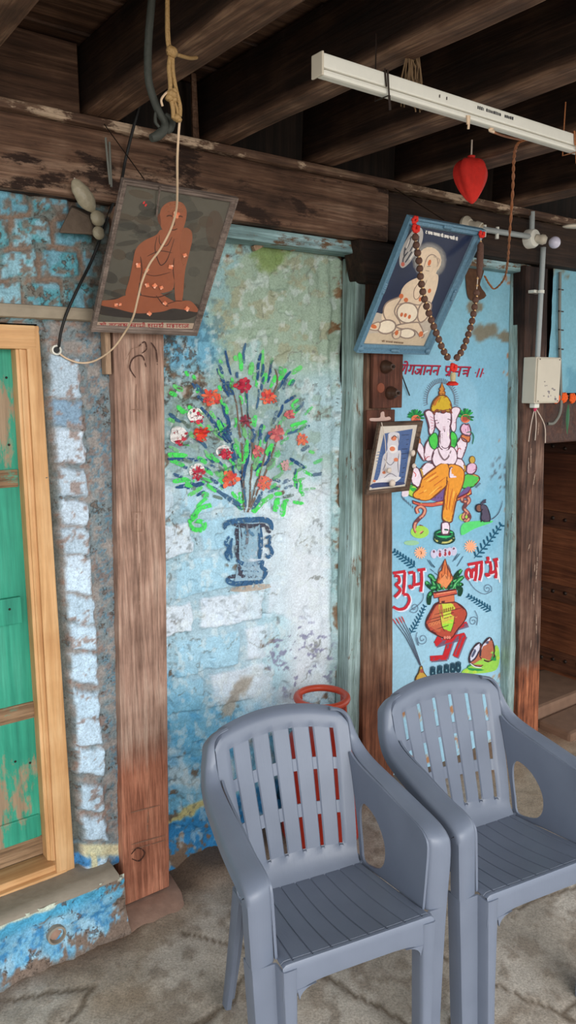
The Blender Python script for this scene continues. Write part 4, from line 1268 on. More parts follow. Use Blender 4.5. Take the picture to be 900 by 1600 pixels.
# ================================================================== THE MURALS
# ---- flower vase, dry brush on rough plaster
ly = Layer(hit_c).use(240, 520, 2.5)
GR, DB, TL = (78, 214, 96), (40, 78, 122), (70, 132, 110)
for x0, y0, x1, y1, w_ in [(340, 150, 332, 75, 16), (375, 165, 378, 115, 20), (320, 110, 312, 90, 18), (265, 120, 255, 105, 12), (430, 200, 422, 60, 12), (490, 185, 522, 140, 16), (540, 160, 580, 130, 18),
                           (530, 205, 552, 182, 14), (455, 215, 480, 165, 14), (130, 170, 122, 150, 14), (155, 185, 150, 165, 14), (70, 205, 115, 228, 18), (55, 232, 92, 245, 18), (90, 285, 118, 315, 18),
                           (128, 285, 155, 305, 16), (215, 305, 232, 335, 16), (55, 335, 85, 350, 14), (205, 360, 225, 380, 14), (262, 350, 285, 410, 18), (240, 340, 255, 360, 14), (335, 280, 332, 245, 12), (400, 400, 425, 360, 16),
                           (345, 380, 352, 410, 12), (440, 480, 460, 432, 18), (325, 470, 345, 510, 22), (405, 560, 415, 500, 20), (455, 510, 475, 490, 16), (50, 475, 125, 480, 20), (60, 500, 90, 505, 14), (70, 580, 125, 570, 18),
                           (125, 635, 185, 600, 16), (200, 590, 240, 620, 14), (315, 640, 345, 690, 24), (330, 620, 350, 660, 16), (380, 700, 430, 650, 22), (420, 665, 465, 632, 20), (470, 630, 500, 628, 16), (480, 700, 490, 645, 22),
                           (510, 720, 525, 650, 22), (545, 660, 590, 668, 14), (560, 540, 555, 610, 16), (575, 570, 585, 640, 14), (590, 540, 625, 560, 12), (610, 460, 630, 470, 12), (535, 365, 600, 345, 14), (565, 260, 540, 290, 14),
                           (510, 400, 530, 375, 12), (250, 205, 262, 225, 12), (165, 215, 170, 235, 12), (400, 215, 404, 180, 12), (300, 620, 320, 650, 14), (265, 560, 240, 545, 12), (460, 600, 490, 610, 10), (205, 640, 160, 680, 14)]:
    ly.stroke([(x0, y0), ((x0 + x1) / 2 + random.uniform(-4, 4), (y0 + y1) / 2), (x1, y1)], w_, GR if random.random() < .75 else (104, 200, 112))
for x0, y0, x1, y1, w_ in [(295, 165, 275, 70, 10), (352, 120, 356, 40, 10), (405, 190, 417, 80, 12), (445, 195, 460, 118, 12), (485, 225, 540, 150, 10), (245, 140, 285, 250, 12), (180, 290, 280, 430, 14), (250, 240, 300, 400, 16),
                           (160, 200, 200, 240, 12), (165, 410, 200, 450, 14), (60, 315, 108, 348, 14), (50, 492, 200, 496, 14), (80, 602, 150, 590, 16), (120, 605, 215, 580, 16), (160, 635, 195, 618, 12), (225, 600, 345, 690, 14),
                           (260, 625, 330, 670, 14), (320, 470, 342, 600, 14), (345, 610, 365, 430, 12), (300, 430, 305, 600, 10), (390, 540, 420, 510, 16), (430, 520, 450, 460, 10), (480, 330, 505, 280, 10), (510, 275, 555, 245, 12),
                           (520, 395, 610, 362, 12), (530, 490, 590, 530, 14), (460, 570, 495, 582, 12), (555, 530, 560, 610, 8), (240, 330, 290, 430, 10), (400, 300, 410, 220, 8), (380, 690, 425, 620, 16), (355, 690, 350, 560, 10), (370, 340, 362, 250, 8)]:
    ly.stroke([(x0, y0), ((x0 + x1) / 2 + random.uniform(-6, 6), (y0 + y1) / 2), (x1, y1)], w_, DB if random.random() < .7 else (64, 100, 130))
for x0, y0, x1, y1 in [(350, 700, 330, 250), (365, 700, 372, 400), (345, 690, 300, 200), (370, 690, 480, 400), (360, 700, 440, 420), (372, 400, 358, 350), (480, 140, 462, 260)]:
    ly.stroke([(x0, y0), ((x0 + x1) / 2 + 12, (y0 + y1) / 2), (x1, y1)], 7, (112, 92, 80))
random.seed(21)
for k in range(150):
    t = math.radians(random.uniform(-172, -8))
    d0 = random.uniform(.25, .98)
    ex_, ey_ = 300 * math.cos(t), 640 * math.sin(t)
    if ey_ > -120: d0 = max(d0, .5)
    x_, y_ = 355 + ex_ * d0, 690 + ey_ * d0
    if x_ < 46: continue
    l_ = random.uniform(24, 62)
    dx, dy = math.cos(t) * .75, math.sin(t)
    q_ = random.random()
    fade = .55 if x_ > 440 else .85
    c_ = (84, 212, 104) if q_ < .42 else ((122, 190, 130) if q_ < .62 else ((52, 88, 130) if q_ < .85 else (110, 130, 120)))
    ly.stroke([(x_, y_), (x_ + dx * l_ * .5 + random.uniform(-5, 5), y_ + dy * l_ * .5), (x_ + dx * l_, y_ + dy * l_)], random.uniform(8, 17), c_, a=fade)
def bloom(x, y, r, cols, white=False):
    r = r * 1.08
    if white:
        ly.ell(x - r * .2, y - r * .3, r * 1.0, r * .95, (236, 232, 230), a=.9)
    for k in range(10):
        t = k * .66 + x
        q = random.uniform(.4, .75)
        ly.ell(x + r * q * math.cos(t), y + r * q * math.sin(t), r * random.uniform(.3, .5), r * random.uniform(.16, .3), cols[k % len(cols)], rot=t + random.uniform(-.5, .5))
    ly.ell(x, y, r * .35, r * .35, cols[0])
RD, ORG_, PK = [(176, 40, 64), (200, 60, 76), (150, 34, 58)], [(214, 84, 62), (198, 64, 64), (226, 110, 80)], [(190, 96, 100), (206, 124, 116), (172, 78, 88)]
for x, y, r, c_, wh in [(346, 205, 30, RD, 0), (447, 250, 32, ORG_, 0), (220, 252, 34, ORG_, 0), (160, 330, 28, RD, 1), (100, 410, 34, RD, 1), (186, 400, 32, [(220, 70, 44), (200, 50, 50)], 0), (355, 345, 24, [(140, 56, 70), (120, 50, 66)], 0),
                        (473, 390, 32, PK, 0), (525, 320, 20, PK, 0), (575, 418, 24, [(222, 120, 84), (214, 100, 90)], 0), (270, 472, 26, RD, 1), (398, 462, 24, PK, 0), (165, 545, 28, RD, 1), (290, 572, 32, ORG_, 0), (430, 582, 30, [(214, 110, 80), (206, 96, 90)], 0), (510, 520, 20, [(190, 150, 150)], 0)]:
    bloom(x, y, r, c_, wh)
ly.spiral(170, 745, 32, 18, GR, 1.1, -2.0, -1, tail=[(215, 670), (170, 685), (145, 715)])
# the vase
VB, VD = (52, 92, 130), (66, 66, 80)
ly.poly([(318, 745), (405, 745), (412, 880), (322, 880)], (150, 186, 206), False, a=.75)
ly.poly([(318, 890), (412, 890), (420, 960), (300, 965)], (158, 190, 210), False, a=.7)
for pts, w_, c_ in [([(268, 765), (275, 740), (350, 728), (440, 732), (455, 770)], 22, VB), ([(300, 745), (370, 752), (430, 748)], 18, VD), ([(318, 750), (322, 820), (318, 890)], 20, VD), ([(405, 750), (408, 820), (402, 880)], 20, VB), ([(430, 750), (440, 770), (452, 778)], 14, VD),
                    ([(290, 790), (278, 820), (292, 840), (282, 870), (288, 890)], 12, VB), ([(300, 800), (296, 850), (300, 885)], 10, VB), ([(430, 800), (450, 795), (448, 830), (458, 855), (440, 875), (428, 860)], 14, VB), ([(428, 830), (445, 832)], 12, VB),
                    ([(312, 885), (360, 905), (418, 888)], 16, VB), ([(318, 900), (325, 930), (318, 945)], 16, VD), ([(420, 885), (412, 910), (430, 930), (415, 965)], 16, VB), ([(275, 950), (285, 970), (350, 975), (420, 970)], 20, VB), ([(275, 950), (320, 945), (400, 950)], 14, VD), ([(330, 925), (400, 930)], 10, VB), ([(340, 780), (360, 770), (380, 790)], 14, (92, 132, 162)), ([(350, 740), (352, 800), (345, 870)], 10, (116, 120, 130))]:
    ly.stroke(pts, w_, c_)
ly.stroke([(290, 1000), (360, 995), (450, 985)], 22, (186, 168, 150), a=.7)
ly.build('vase_mural', M['dry'], wall_center, 'painted blue vase of red flowers on the rough wall')

# ---- deity panel
lw = Layer(hit_r).use(610, 560, 5)
CR_, OUT = (176, 36, 66), (74, 26, 40)
def letter(ws, x0, y0, x1, y1, h, w_, slant=.25):
    k = lw.k
    write(lw, ws, x0 + 2, y0 + 3, x1 + 2, y1 + 3, h, w_ * 1.35, OUT, slant)
    write(lw, ws, x0, y0, x1, y1, h, w_, CR_, slant)
letter(['shri'], 60, 47, 140, 50, 72, 9)
letter(['ga', 'ja', 'aa', 'na', 'na'], 148, 52, 392, 58, 72, 9)
letter(['pra', 'sa', 'nna'], 430, 62, 628, 68, 74, 9)
for x in (672, 698):
    lw.stroke([(x + 22, 78), (x, 148)], 9, CR_, taper=False)
lw.ell(664, 112, 5, 5, CR_)
lw.ell(722, 116, 5, 5, CR_)
lw.build('painted_greeting', M['wet'], wall_right, 'crimson brushed script along the top of the panel')

ly = Layer(hit_r, lift=.0008).use(610, 560, 5)
PKL, PKM, LN = (232, 214, 226), (206, 170, 190), (98, 62, 76)
GREY = (112, 126, 142)
for k in range(34):
    t = math.pi * (0.93 + 1.14 * k / 33)
    ly.stroke([(392 + 112 * math.cos(t), 330 + 142 * math.sin(t)), (392 + 140 * math.cos(t), 330 + 176 * math.sin(t))], 6, GREY)
ly.arc(392, 330, 110, 140, math.pi * .93, math.pi * 2.07, 7, GREY, 24)
for gx, gy in ((196, 462), (584, 456)):
    for k in range(13):
        t = math.pi * (1.0 + k / 12) + random.uniform(-.1, .1)
        if gx > 300 and k > 10: t += .4
        ly.stroke([(gx, gy), (gx + 66 * math.cos(t), gy + 66 * math.sin(t))], 15, [(32, 128, 62), (44, 166, 74), (22, 96, 66)][k % 3])
    ly.ell(gx, gy + 14, 36, 34, (224, 122, 84))
    ly.ell(gx - 8, gy + 20, 22, 20, (190, 84, 62))
    for k in range(6):
        ly.stroke([(gx - 24 + k * 10, gy + 30), (gx - 22 + k * 10, gy - 8)], 4, (128, 56, 56))
# seat behind the figure (lower crop: y + 900)
Y = 900
ly.poly([(125, 990), (160, 985), (215, 1030), (205, 1090), (110, 1045)], (168, 206, 74), line=(40, 90, 50), lw=6)
ly.poly([(140, 985), (200, 1020), (205, 1055), (150, 1025)], (52, 170, 74))
ly.poly([(575, 920), (640, 905), (690, 935), (640, 1000), (560, 1010)], (86, 190, 84), line=(40, 90, 50), lw=6)
ly.poly([(640, 905), (692, 935), (655, 985), (625, 960)], (206, 130, 80), line=(96, 60, 50), lw=5)
for k in range(6):
    ly.stroke([(80 + k * 18, 1070 + k * 16), (100 + k * 14, 1110 + k * 12)], 5, (84, 92, 110))
    ly.stroke([(655 + k * 6, 1000 - k * 6), (672 + k * 6, 1010 - k * 6)], 4, (84, 92, 110))
ly.poly([(310, 1085), (380, 1020), (425, 985), (418, 1110), (330, 1110)], (112, 84, 138))
ly.poly([(530, 1070), (600, 1000), (622, 1025), (600, 1060), (545, 1085)], (112, 84, 138))
for x in (340, 365, 390, 560, 585): ly.stroke([(x, 1095), (x + 24, 1050)], 6, (66, 50, 92))
ly.poly([(165, 1110), (235, 1132), (330, 1130), (412, 1108), (412, 1140), (320, 1156), (230, 1150), (172, 1130)], (206, 96, 78), False, line=(96, 40, 50), lw=5)
ly.stroke([(180, 1122), (300, 1142), (410, 1122)], 9, (226, 196, 70))
ly.poly([(510, 1095), (600, 1050), (624, 1015), (630, 1058), (560, 1092), (512, 1112)], (200, 88, 78), False, line=(96, 40, 50), lw=5)
ly.stroke([(515, 1100), (580, 1078), (622, 1045)], 7, (226, 196, 70))
ly.ell(225, 1355, 72, 50, (172, 226, 84), a=.8)
ly.ell(160, 1440, 60, 20, (176, 222, 160), a=.6)
ly.ell(570, 1240, 40, 30, (172, 226, 84), a=.8)
ly.poly([(560, 1290), (680, 1268), (780, 1265), (785, 1282), (650, 1330), (550, 1380)], (96, 222, 120), a=.85)
for sgn, pts in ((1, [(212, 1210), (200, 1175), (232, 1156), (264, 1180), (254, 1220), (222, 1250), (190, 1290), (186, 1330), (206, 1362), (240, 1348), (244, 1320), (222, 1312)]), (-1, [(590, 1120), (560, 1112), (556, 1088), (592, 1080), (612, 1112), (584, 1146), (572, 1172), (600, 1206), (614, 1240), (590, 1268), (562, 1242), (576, 1212), (590, 1224)])):
    ly.stroke(pts, 30, (110, 62, 66), taper=False)
    ly.stroke(pts, 20, (190, 110, 100), taper=False)
    ly.stroke(pts, 7, (222, 164, 128), taper=False)
# arms at the back
ly.poly([(214, 640), (246, 690), (258, 740), (262, 800), (232, 770), (205, 710), (196, 660)], PKL, line=LN, lw=6)
ly.poly([(194, 620), (225, 625), (222, 680), (192, 690)], (206, 120, 70), line=(120, 60, 40), lw=5)
ly.poly([(505, 690), (530, 640), (546, 620), (590, 645), (588, 690), (560, 765), (540, 790), (512, 755)], PKL, line=LN, lw=6)
ly.poly([(552, 600), (612, 606), (608, 652), (560, 640)], (206, 120, 70), line=(110, 50, 40), lw=5)
ly.poly([(548, 540), (570, 512), (592, 520), (606, 514), (622, 560), (618, 600), (580, 600), (552, 575)], (226, 180, 206), line=LN, lw=6)
for x in (566, 584, 602): ly.stroke([(x, 520), (x - 2, 572)], 5, (160, 90, 130))
ly.stroke([(585, 580), (625, 575), (645, 610), (636, 670)], 8, (40, 116, 84))
# shoulders, forearms
ly.poly([(330, 610), (286, 640), (262, 690), (262, 780), (310, 800), (345, 740)], PKL, line=LN, lw=6)
ly.poly([(468, 600), (505, 640), (518, 720), (500, 790), (460, 740)], PKL, line=LN, lw=6)
ly.poly([(236, 860), (270, 820), (320, 820), (345, 850), (300, 900), (238, 912)], PKL, line=LN, lw=6)
ly.poly([(500, 790), (545, 785), (572, 830), (560, 880), (510, 850)], PKL, line=LN, lw=6)
ly.poly([(218, 870), (240, 862), (262, 905), (240, 925)], (190, 150, 70), line=(100, 70, 40), lw=4)
ly.poly([(556, 840), (580, 838), (584, 875), (562, 888)], (190, 150, 70), line=(100, 70, 40), lw=4)
ly.poly([(150, 850), (172, 828), (196, 850), (222, 880), (236, 945), (212, 1000), (176, 985), (150, 930)], PKL, line=LN, lw=6)
ly.stroke([(168, 880), (190, 905), (184, 925)], 6, (206, 60, 60))
ly.poly([(90, 1010), (128, 1005), (132, 1070), (84, 1075)], PKL, a=.9)
ly.poly([(588, 850), (612, 825), (640, 818), (664, 840), (660, 880), (628, 905), (596, 890)], (222, 180, 206), line=LN, lw=6)
for x, y in ((610, 850), (625, 862), (640, 876)): ly.stroke([(x, y), (x + 34, y - 22)], 5, (150, 84, 124))
ly.ell(634, 792, 20, 27, (196, 158, 66), line=(110, 80, 40), lw=5)
# ears
ly.poly([(262, 422), (290, 402), (322, 418), (342, 460), (340, 530), (318, 592), (298, 588), (292, 530), (276, 470)], PKL, line=LN, lw=7)
ly.poly([(466, 408), (500, 382), (538, 396), (524, 440), (506, 480), (504, 545), (490, 575), (472, 550), (462, 470)], PKL, line=LN, lw=7)
for k in range(5):
    ly.stroke([(478, 430 + k * 20), (520 - k * 5, 404 + k * 24)], 6, (206, 90, 120))
    ly.stroke([(330, 470 + k * 18), (300 - k * -3, 450 + k * 26)], 5, (206, 130, 150))
# green scarf, belly
ly.poly([(300, 610), (345, 585), (362, 640), (345, 705), (312, 692), (296, 650)], (76, 198, 78), line=(28, 96, 50), lw=6)
ly.poly([(470, 580), (500, 590), (514, 640), (498, 690), (468, 694)], (76, 198, 78), line=(28, 96, 50), lw=6)
for k in range(3):
    ly.stroke([(312 + k * 14, 615), (322 + k * 12, 690)], 5, (30, 120, 56))
    ly.stroke([(478 + k * 11, 600), (482 + k * 8, 684)], 4, (30, 120, 56))
ly.poly([(318, 770), (340, 715), (395, 690), (470, 690), (506, 730), (510, 790), (476, 832), (405, 822), (350, 846), (322, 815)], PKL, line=LN, lw=7)
# dhoti
OR1, OR2 = (228, 150, 52), (196, 102, 40)
ly.poly([(330, 860), (405, 820), (446, 838), (450, 900), (430, 985), (300, 1100), (200, 1092), (172, 1062), (220, 1000), (246, 930)], OR1, line=(116, 62, 40), lw=7)
ly.poly([(448, 838), (520, 838), (560, 872), (568, 935), (548, 1010), (510, 1100), (478, 1240), (470, 1272), (436, 1280), (402, 1250), (408, 1150), (420, 1040), (436, 950)], OR1, line=(116, 62, 40), lw=7)
for pts in ([(250, 950), (330, 900), (420, 850)], [(230, 1010), (330, 940), (430, 880)], [(215, 1060), (320, 1000), (420, 930)], [(260, 1090), (340, 1030), (415, 990)], [(450, 950), (440, 1060), (432, 1150)], [(540, 960), (500, 1080), (470, 1200)], [(420, 1130), (436, 1200), (430, 1250)], [(480, 1010), (460, 1100), (450, 1180)]):
    ly.stroke(pts, 8, OR2)
for pts in ([(270, 960), (350, 905)], [(290, 1070), (370, 1000)], [(500, 1000), (480, 1090)], [(250, 1040), (300, 1010)]):
    ly.stroke(pts, 9, (242, 186, 84))
ly.stroke([(405, 1240), (436, 1272), (470, 1262)], 9, (210, 180, 80))
ly.poly([(455, 868), (478, 848), (492, 888), (520, 920), (530, 962), (512, 972), (484, 934), (456, 930)], PKL, line=LN, lw=5)
# foot and footstool
ly.ell(414, 1410, 84, 44, (28, 60, 50))
ly.ell(414, 1394, 82, 42, (28, 60, 50))
ly.stroke([(340, 1405), (370, 1432), (440, 1434), (488, 1400)], 14, (190, 186, 110))
ly.ell(414, 1372, 72, 36, (60, 190, 110), line=(20, 76, 56), lw=7)
ly.poly([(400, 1282), (446, 1282), (450, 1340), (438, 1372), (396, 1368), (394, 1330)], PKL, line=LN, lw=6)
# head
ly.poly([(336, 440), (352, 414), (404, 432), (446, 412), (466, 440), (468, 500), (452, 560), (462, 640), (452, 700), (416, 716), (380, 690), (372, 620), (380, 570), (346, 520)], PKL, line=LN, lw=7)
ly.poly([(312, 405), (330, 335), (368, 296), (395, 286), (428, 296), (456, 332), (470, 385), (452, 420), (404, 404), (352, 414)], (204, 168, 46), line=(116, 70, 40), lw=7)
for pts in ([(330, 395), (345, 340), (380, 300)], [(455, 390), (445, 340), (415, 300)]): ly.stroke(pts, 18, (190, 110, 46))
for pts in ([(360, 400), (368, 345), (388, 300)], [(425, 400), (425, 345), (408, 300)]): ly.stroke(pts, 8, (150, 130, 40))
ly.ell(402, 370, 12, 14, (120, 150, 40))
ly.ell(402, 370, 5, 6, (40, 60, 40))
ly.poly([(376, 288), (372, 262), (382, 252), (374, 238), (386, 228), (396, 190), (408, 228), (416, 240), (410, 254), (420, 264), (416, 288)], (202, 132, 56), False, line=(110, 60, 40), lw=5)
for y in (240, 256, 274): ly.stroke([(376, y), (416, y)], 4, (116, 62, 40))
ly.stroke([(326, 436), (350, 404), (384, 398), (405, 420), (428, 400), (458, 398), (472, 430)], 14, (130, 66, 50), taper=False)
ly.arc(364, 494, 26, 12, math.pi, 2 * math.pi, 6, LN)
ly.arc(364, 500, 20, 9, 0, math.pi, 5, (160, 100, 130))
ly.arc(442, 486, 20, 12, math.pi, 2 * math.pi, 6, LN)
ly.ell(368, 502, 7, 5, (60, 40, 60))
ly.ell(440, 494, 6, 5, (60, 40, 60))
ly.stroke([(404, 432), (405, 475)], 7, (206, 70, 70))
for y in (445, 468): ly.ell(405, y, 6, 5, (150, 30, 50))
ly.stroke([(411, 550), (420, 600), (414, 650), (424, 672)], 7, (40, 30, 40))
ly.stroke([(424, 672), (408, 668), (412, 645)], 9, (40, 30, 40))
ly.stroke([(384, 585), (382, 650), (402, 696), (440, 696), (462, 650), (458, 600)], 6, LN)
for k in range(7): ly.ell(396 + (k % 2) * 3, 590 + k * 14, 3, 4, (110, 70, 90))
ly.stroke([(436, 575), (446, 598), (436, 604)], 7, (240, 232, 220))
for k in range(5): ly.stroke([(398, 560 - k * 7), (424, 560 - k * 7)], 2.5, (170, 120, 140))
ly.stroke([(362, 700), (378, 750), (412, 792), (446, 768), (466, 720)], 13, (128, 104, 112))
ly.stroke([(262, 760), (262, 790), (280, 770), (300, 765)], 6, (176, 70, 80))
ly.stroke([(510, 730), (530, 700), (545, 712)], 6, (176, 70, 80))
# mouse
ly.poly([(700, 1150), (738, 1150), (768, 1220), (764, 1268), (704, 1262), (706, 1205)], (86, 78, 98), line=(40, 36, 50), lw=5)
ly.ell(686, 1168, 26, 30, (126, 84, 70), line=(40, 36, 50), lw=5)
ly.stroke([(700, 1140), (738, 1100)], 18, (70, 66, 86))
ly.stroke([(712, 1132), (740, 1120)], 12, (70, 66, 86))
ly.stroke([(770, 1255), (795, 1248), (840, 1200), (866, 1110)], 5, (70, 66, 90))
for x in (706, 730, 770): ly.stroke([(x, 1260), (x - 6, 1278)], 8, (50, 46, 60))
ly.build('painted_deity', M['wet'], wall_right, 'painted elephant-headed seated figure with yellow crown and orange garment')

# ---- pot, blessings and offerings below
ly = Layer(hit_r, lift=.0004).use(605, 850, 4.737)
TEAL = (24, 84, 112)
def fern(x0, y0, x1, y1, n=8, l=38, w_=9, off=0.6):
    d = np.array([x1 - x0, y1 - y0], float)
    L_ = np.linalg.norm(d)
    d /= L_
    s_ = np.array([-d[1], d[0]])
    ly.stroke([(x0, y0), ((x0 + x1) / 2 + s_[0] * 8, (y0 + y1) / 2 + s_[1] * 8), (x1, y1)], 7, TEAL)
    for k in range(n):
        f = (k + .5) / n
        p_ = np.array([x0, y0]) + d * L_ * f
        q = l * (1 - .45 * f)
        for sg in (1, -1):
            ly.stroke([p_, p_ + d * q * off + s_ * sg * q * .8], w_, TEAL)
fern(206, 172, 44, 50, 8, 44, 13)
fern(640, 105, 848, -150, 9, 50, 12)
fern(168, 662, 278, 452, 9, 36, 9)
fern(770, 496, 592, 380, 9, 38, 10)
for x, y, r in ((242, 64, 46), (612, 16, 48)):
    for k in range(14):
        t = k * 2 * math.pi / 14
        ly.stroke([(x, y), (x + r * math.cos(t), y + r * math.sin(t))], 11, (242, 180, 146))
    ly.ell(x, y, r * .55, r * .55, (240, 168, 128))
    ly.ell(x, y, 10, 13, (110, 66, 30))
for k, x in enumerate((340, 385, 424, 455, 488)):
    ly.ell(x, 72 - k * 5, 24, 34, (214, 208, 232), a=.85)
    ly.ell(x, 82 - k * 5, 10, 17, (166, 60, 70))
    ly.ell(x, 55 - k * 5, 8, 10, (120, 70, 90))
for x0, y0, x1, y1 in ((290, 112, 330, 170), (305, 116, 345, 175), (312, 182, 342, 206), (480, 130, 520, 70), (495, 120, 535, 70), (512, 165, 560, 88), (345, 210, 372, 232), (330, 150, 350, 172)):
    ly.stroke([(x0, y0), (x1, y1)], 5, (60, 88, 110))
def big(pts, w_, taper=False):
    ly.stroke([(x + 9, y + 8) for x, y in pts], w_ * 1.05, (226, 226, 240), taper=taper, a=.9)
    BIG.append((pts, w_, taper))
BIG = []
# shubh
for pts in ([(36, 214), (128, 200)], [(46, 232), (78, 240), (84, 280), (60, 300), (92, 340), (50, 392)], [(122, 205), (120, 290), (112, 372)], [(112, 372), (146, 376), (158, 420), (128, 470), (80, 482), (40, 462)], [(218, 192), (276, 184)],
            [(150, 212), (188, 206)], [(190, 204), (194, 270), (188, 312)], [(188, 312), (166, 322), (160, 300)], [(188, 300), (222, 296), (250, 286)], [(246, 192), (250, 270), (244, 352)]):
    big(pts, 23)
# labh
for pts in ([(592, 152), (702, 130)], [(655, 145), (652, 210), (642, 272)], [(655, 205), (638, 186), (622, 206), (618, 252)], [(619, 228), (606, 188), (586, 196), (580, 232), (598, 262)], [(690, 138), (690, 200), (674, 268)], [(778, 118), (816, 110)], [(720, 136), (752, 128)], [(754, 126), (762, 180), (754, 222)], [(754, 222), (732, 232), (728, 212)], [(756, 214), (780, 206), (800, 198)], [(796, 115), (802, 180), (796, 252)], [(738, 92), (744, 118)]):
    big(pts, 23)
for pts, w_, tp in BIG:
    ly.stroke(pts, w_ * .95, (188, 38, 52), taper=tp)
ly.stroke([(806, 170), (822, 250), (826, 285)], 10, (240, 240, 236), a=.9)
ly.build('painted_blessing', M['wet'], wall_right, 'two large red brushed words left and right of the painted pot')

ly = Layer(hit_r, lift=.0012).use(605, 850, 4.737)
SW, SWH = (190, 36, 44), (226, 222, 232)
for pts, w_ in (([(500, 612), (422, 840)], 42), ([(512, 612), (588, 588)], 34), ([(350, 738), (572, 672)], 40), ([(562, 672), (500, 832)], 40), ([(432, 836), (314, 846)], 38), ([(358, 738), (384, 688)], 38)):
    ly.stroke([(x + 8, y + 10) for x, y in pts], w_, (120, 96, 120), smooth=False, taper=False, a=.7)
for pts, w_ in (([(500, 612), (422, 840)], 42), ([(512, 612), (588, 588)], 34), ([(350, 738), (572, 672)], 40), ([(562, 672), (500, 832)], 40), ([(432, 836), (314, 846)], 38), ([(358, 738), (384, 688)], 38)):
    ly.stroke(pts, w_, SW, smooth=False, taper=False)
ly.build('painted_swastika', M['wet'], wall_right, 'slanting red auspicious cross with bent arms under the pot')

ly = Layer(hit_r, lift=.0026).use(605, 850, 4.737)
def leafshape(pts, w_):
    ly.stroke(pts, w_ + 9, (16, 60, 40))
    ly.stroke(pts, w_, (40, 134, 72))
    ly.stroke(pts, w_ * .22, (120, 200, 130))
for pts in ([(350, 330), (330, 250), (300, 228)], [(350, 340), (310, 310), (280, 275)], [(345, 350), (310, 380), (305, 450)], [(390, 340), (370, 290), (340, 262)], [(500, 330), (500, 250), (548, 188)], [(480, 330), (510, 280), (562, 238)], [(505, 330), (540, 330), (530, 385)], [(460, 330), (470, 290), (505, 262)], [(375, 345), (345, 320), (318, 330)], [(515, 300), (540, 300), (548, 312)], [(420, 335), (400, 305), (385, 280)], [(440, 335), (455, 310), (475, 300)]):
    leafshape(pts, 26)
ly.poly([(362, 280), (380, 215), (400, 190), (408, 150), (424, 108), (438, 160), (452, 190), (482, 250), (458, 290), (430, 330), (398, 318)], (214, 116, 66), False, line=(110, 56, 40), lw=5)
for x in (380, 400, 420, 440, 460): ly.stroke([(x, 262), (x + (420 - x) * -.1, 200), (424 + (x - 420) * .5, 150)], 5, (120, 62, 44))
ly.poly([(372, 282), (424, 218), (476, 262), (430, 326)], (226, 140, 88), False)
ly.ell(418, 250, 13, 20, (170, 86, 60), line=(90, 50, 40), lw=4)
ly.poly([(360, 440), (420, 425), (490, 430), (545, 460), (578, 505), (566, 560), (505, 640), (468, 692), (420, 694), (330, 650), (288, 612), (288, 560), (330, 480)], (178, 74, 56), line=(84, 36, 36), lw=8)
ly.poly([(350, 470), (400, 450), (400, 640), (340, 630), (310, 580)], (206, 110, 78), a=.8)
ly.poly([(376, 452), (430, 440), (492, 446), (492, 520), (468, 640), (446, 672), (414, 640), (392, 560)], (196, 206, 72))
ly.poly([(400, 590), (480, 560), (462, 645), (446, 668), (418, 636)], (150, 214, 66))
for a_, b_ in (((296, 560), (570, 480)), ((290, 582), (574, 505)), ((318, 642), (560, 560)), ((340, 520), (548, 470))): ly.stroke([a_, b_], 5, (90, 40, 40))
for k in range(11): ly.arc(310 + k * 24, 596 - k * 8, 9, 11, 0, 6.3, 4, (220, 140, 90), 8)
for k in range(7): ly.ell(382 + k * 16, 496 - k * 4, 6, 12, (150, 110, 50))
ly.stroke([(386, 520), (396, 600), (446, 672), (480, 600), (494, 520)], 5, (80, 70, 30))
ly.poly([(376, 392), (490, 372), (492, 428), (380, 440)], (206, 112, 76), False, line=(90, 40, 40), lw=5)
ly.poly([(336, 362), (504, 334), (512, 366), (342, 396)], (200, 92, 72), False, line=(90, 36, 40), lw=6)
ly.stroke([(345, 372), (500, 346)], 7, (232, 150, 110))
for x in (420, 440, 456): ly.ell(x, 690, 9, 12, (216, 130, 110))
# spirals, incense, coconut halves, hands
SG = (92, 108, 130)
ly.spiral(735, 330, 34, 4, SG, 1.6, 0.6, -1, tail=[(585, 250), (640, 330), (710, 368), (762, 350)])
ly.spiral(195, 470, 36, 4, SG, 1.5, 2.6, -1, tail=[(262, 360), (258, 410), (225, 450)])
ly.spiral(255, 700, 40, 4, SG, 1.6, 3.4, -1, tail=[(215, 650), (206, 700), (225, 750)])
ly.spiral(630, 570, 34, 4, SG, 1.4, -0.3, -1, tail=[(642, 490), (662, 540), (655, 600)])
for dx in (-14, 0, 14, 26):
    ly.stroke([(64 + dx * 1.6, 560 - dx * .5), (150 + dx, 700), (238 + dx * .2, 896)], 5, (70, 70, 88))
    ly.stroke([(58 + dx * 1.6, 545 - dx * .5), (84 + dx * 1.5, 590 - dx * .4)], 8, (196, 60, 60))
ly.poly([(244, 900), (262, 950), (292, 990), (286, 1010), (210, 1012), (206, 990), (228, 950)], (196, 156, 66), line=(100, 70, 36), lw=6)
ly.ell(248, 940, 13, 20, (160, 80, 70))
for k, x in enumerate((330, 382, 432, 478, 520)):
    ly.ell(x, 952 - k * 9, 20, 34, (26, 62, 80))
    for q in (-12, -4, 4, 12): ly.stroke([(x + q, 950 - k * 9), (x + q * 1.3, 905 - k * 9 - (6 if abs(q) < 5 else 0))], 8, (26, 62, 80))
    ly.ell(x - 2, 950 - k * 9, 5, 8, (120, 160, 170))
ly.poly([(556, 930), (600, 905), (760, 800), (800, 745), (824, 800), (815, 900), (760, 945), (560, 958)], (158, 214, 84), a=.9)
ly.poly([(590, 900), (640, 880), (740, 880), (780, 790), (800, 850), (770, 900), (690, 935), (600, 930)], (46, 142, 72))
for x, y in ((800, 780), (812, 840), (790, 890), (740, 930), (640, 945), (580, 940)): ly.ell(x, y, 16, 12, (196, 226, 84), a=.8)
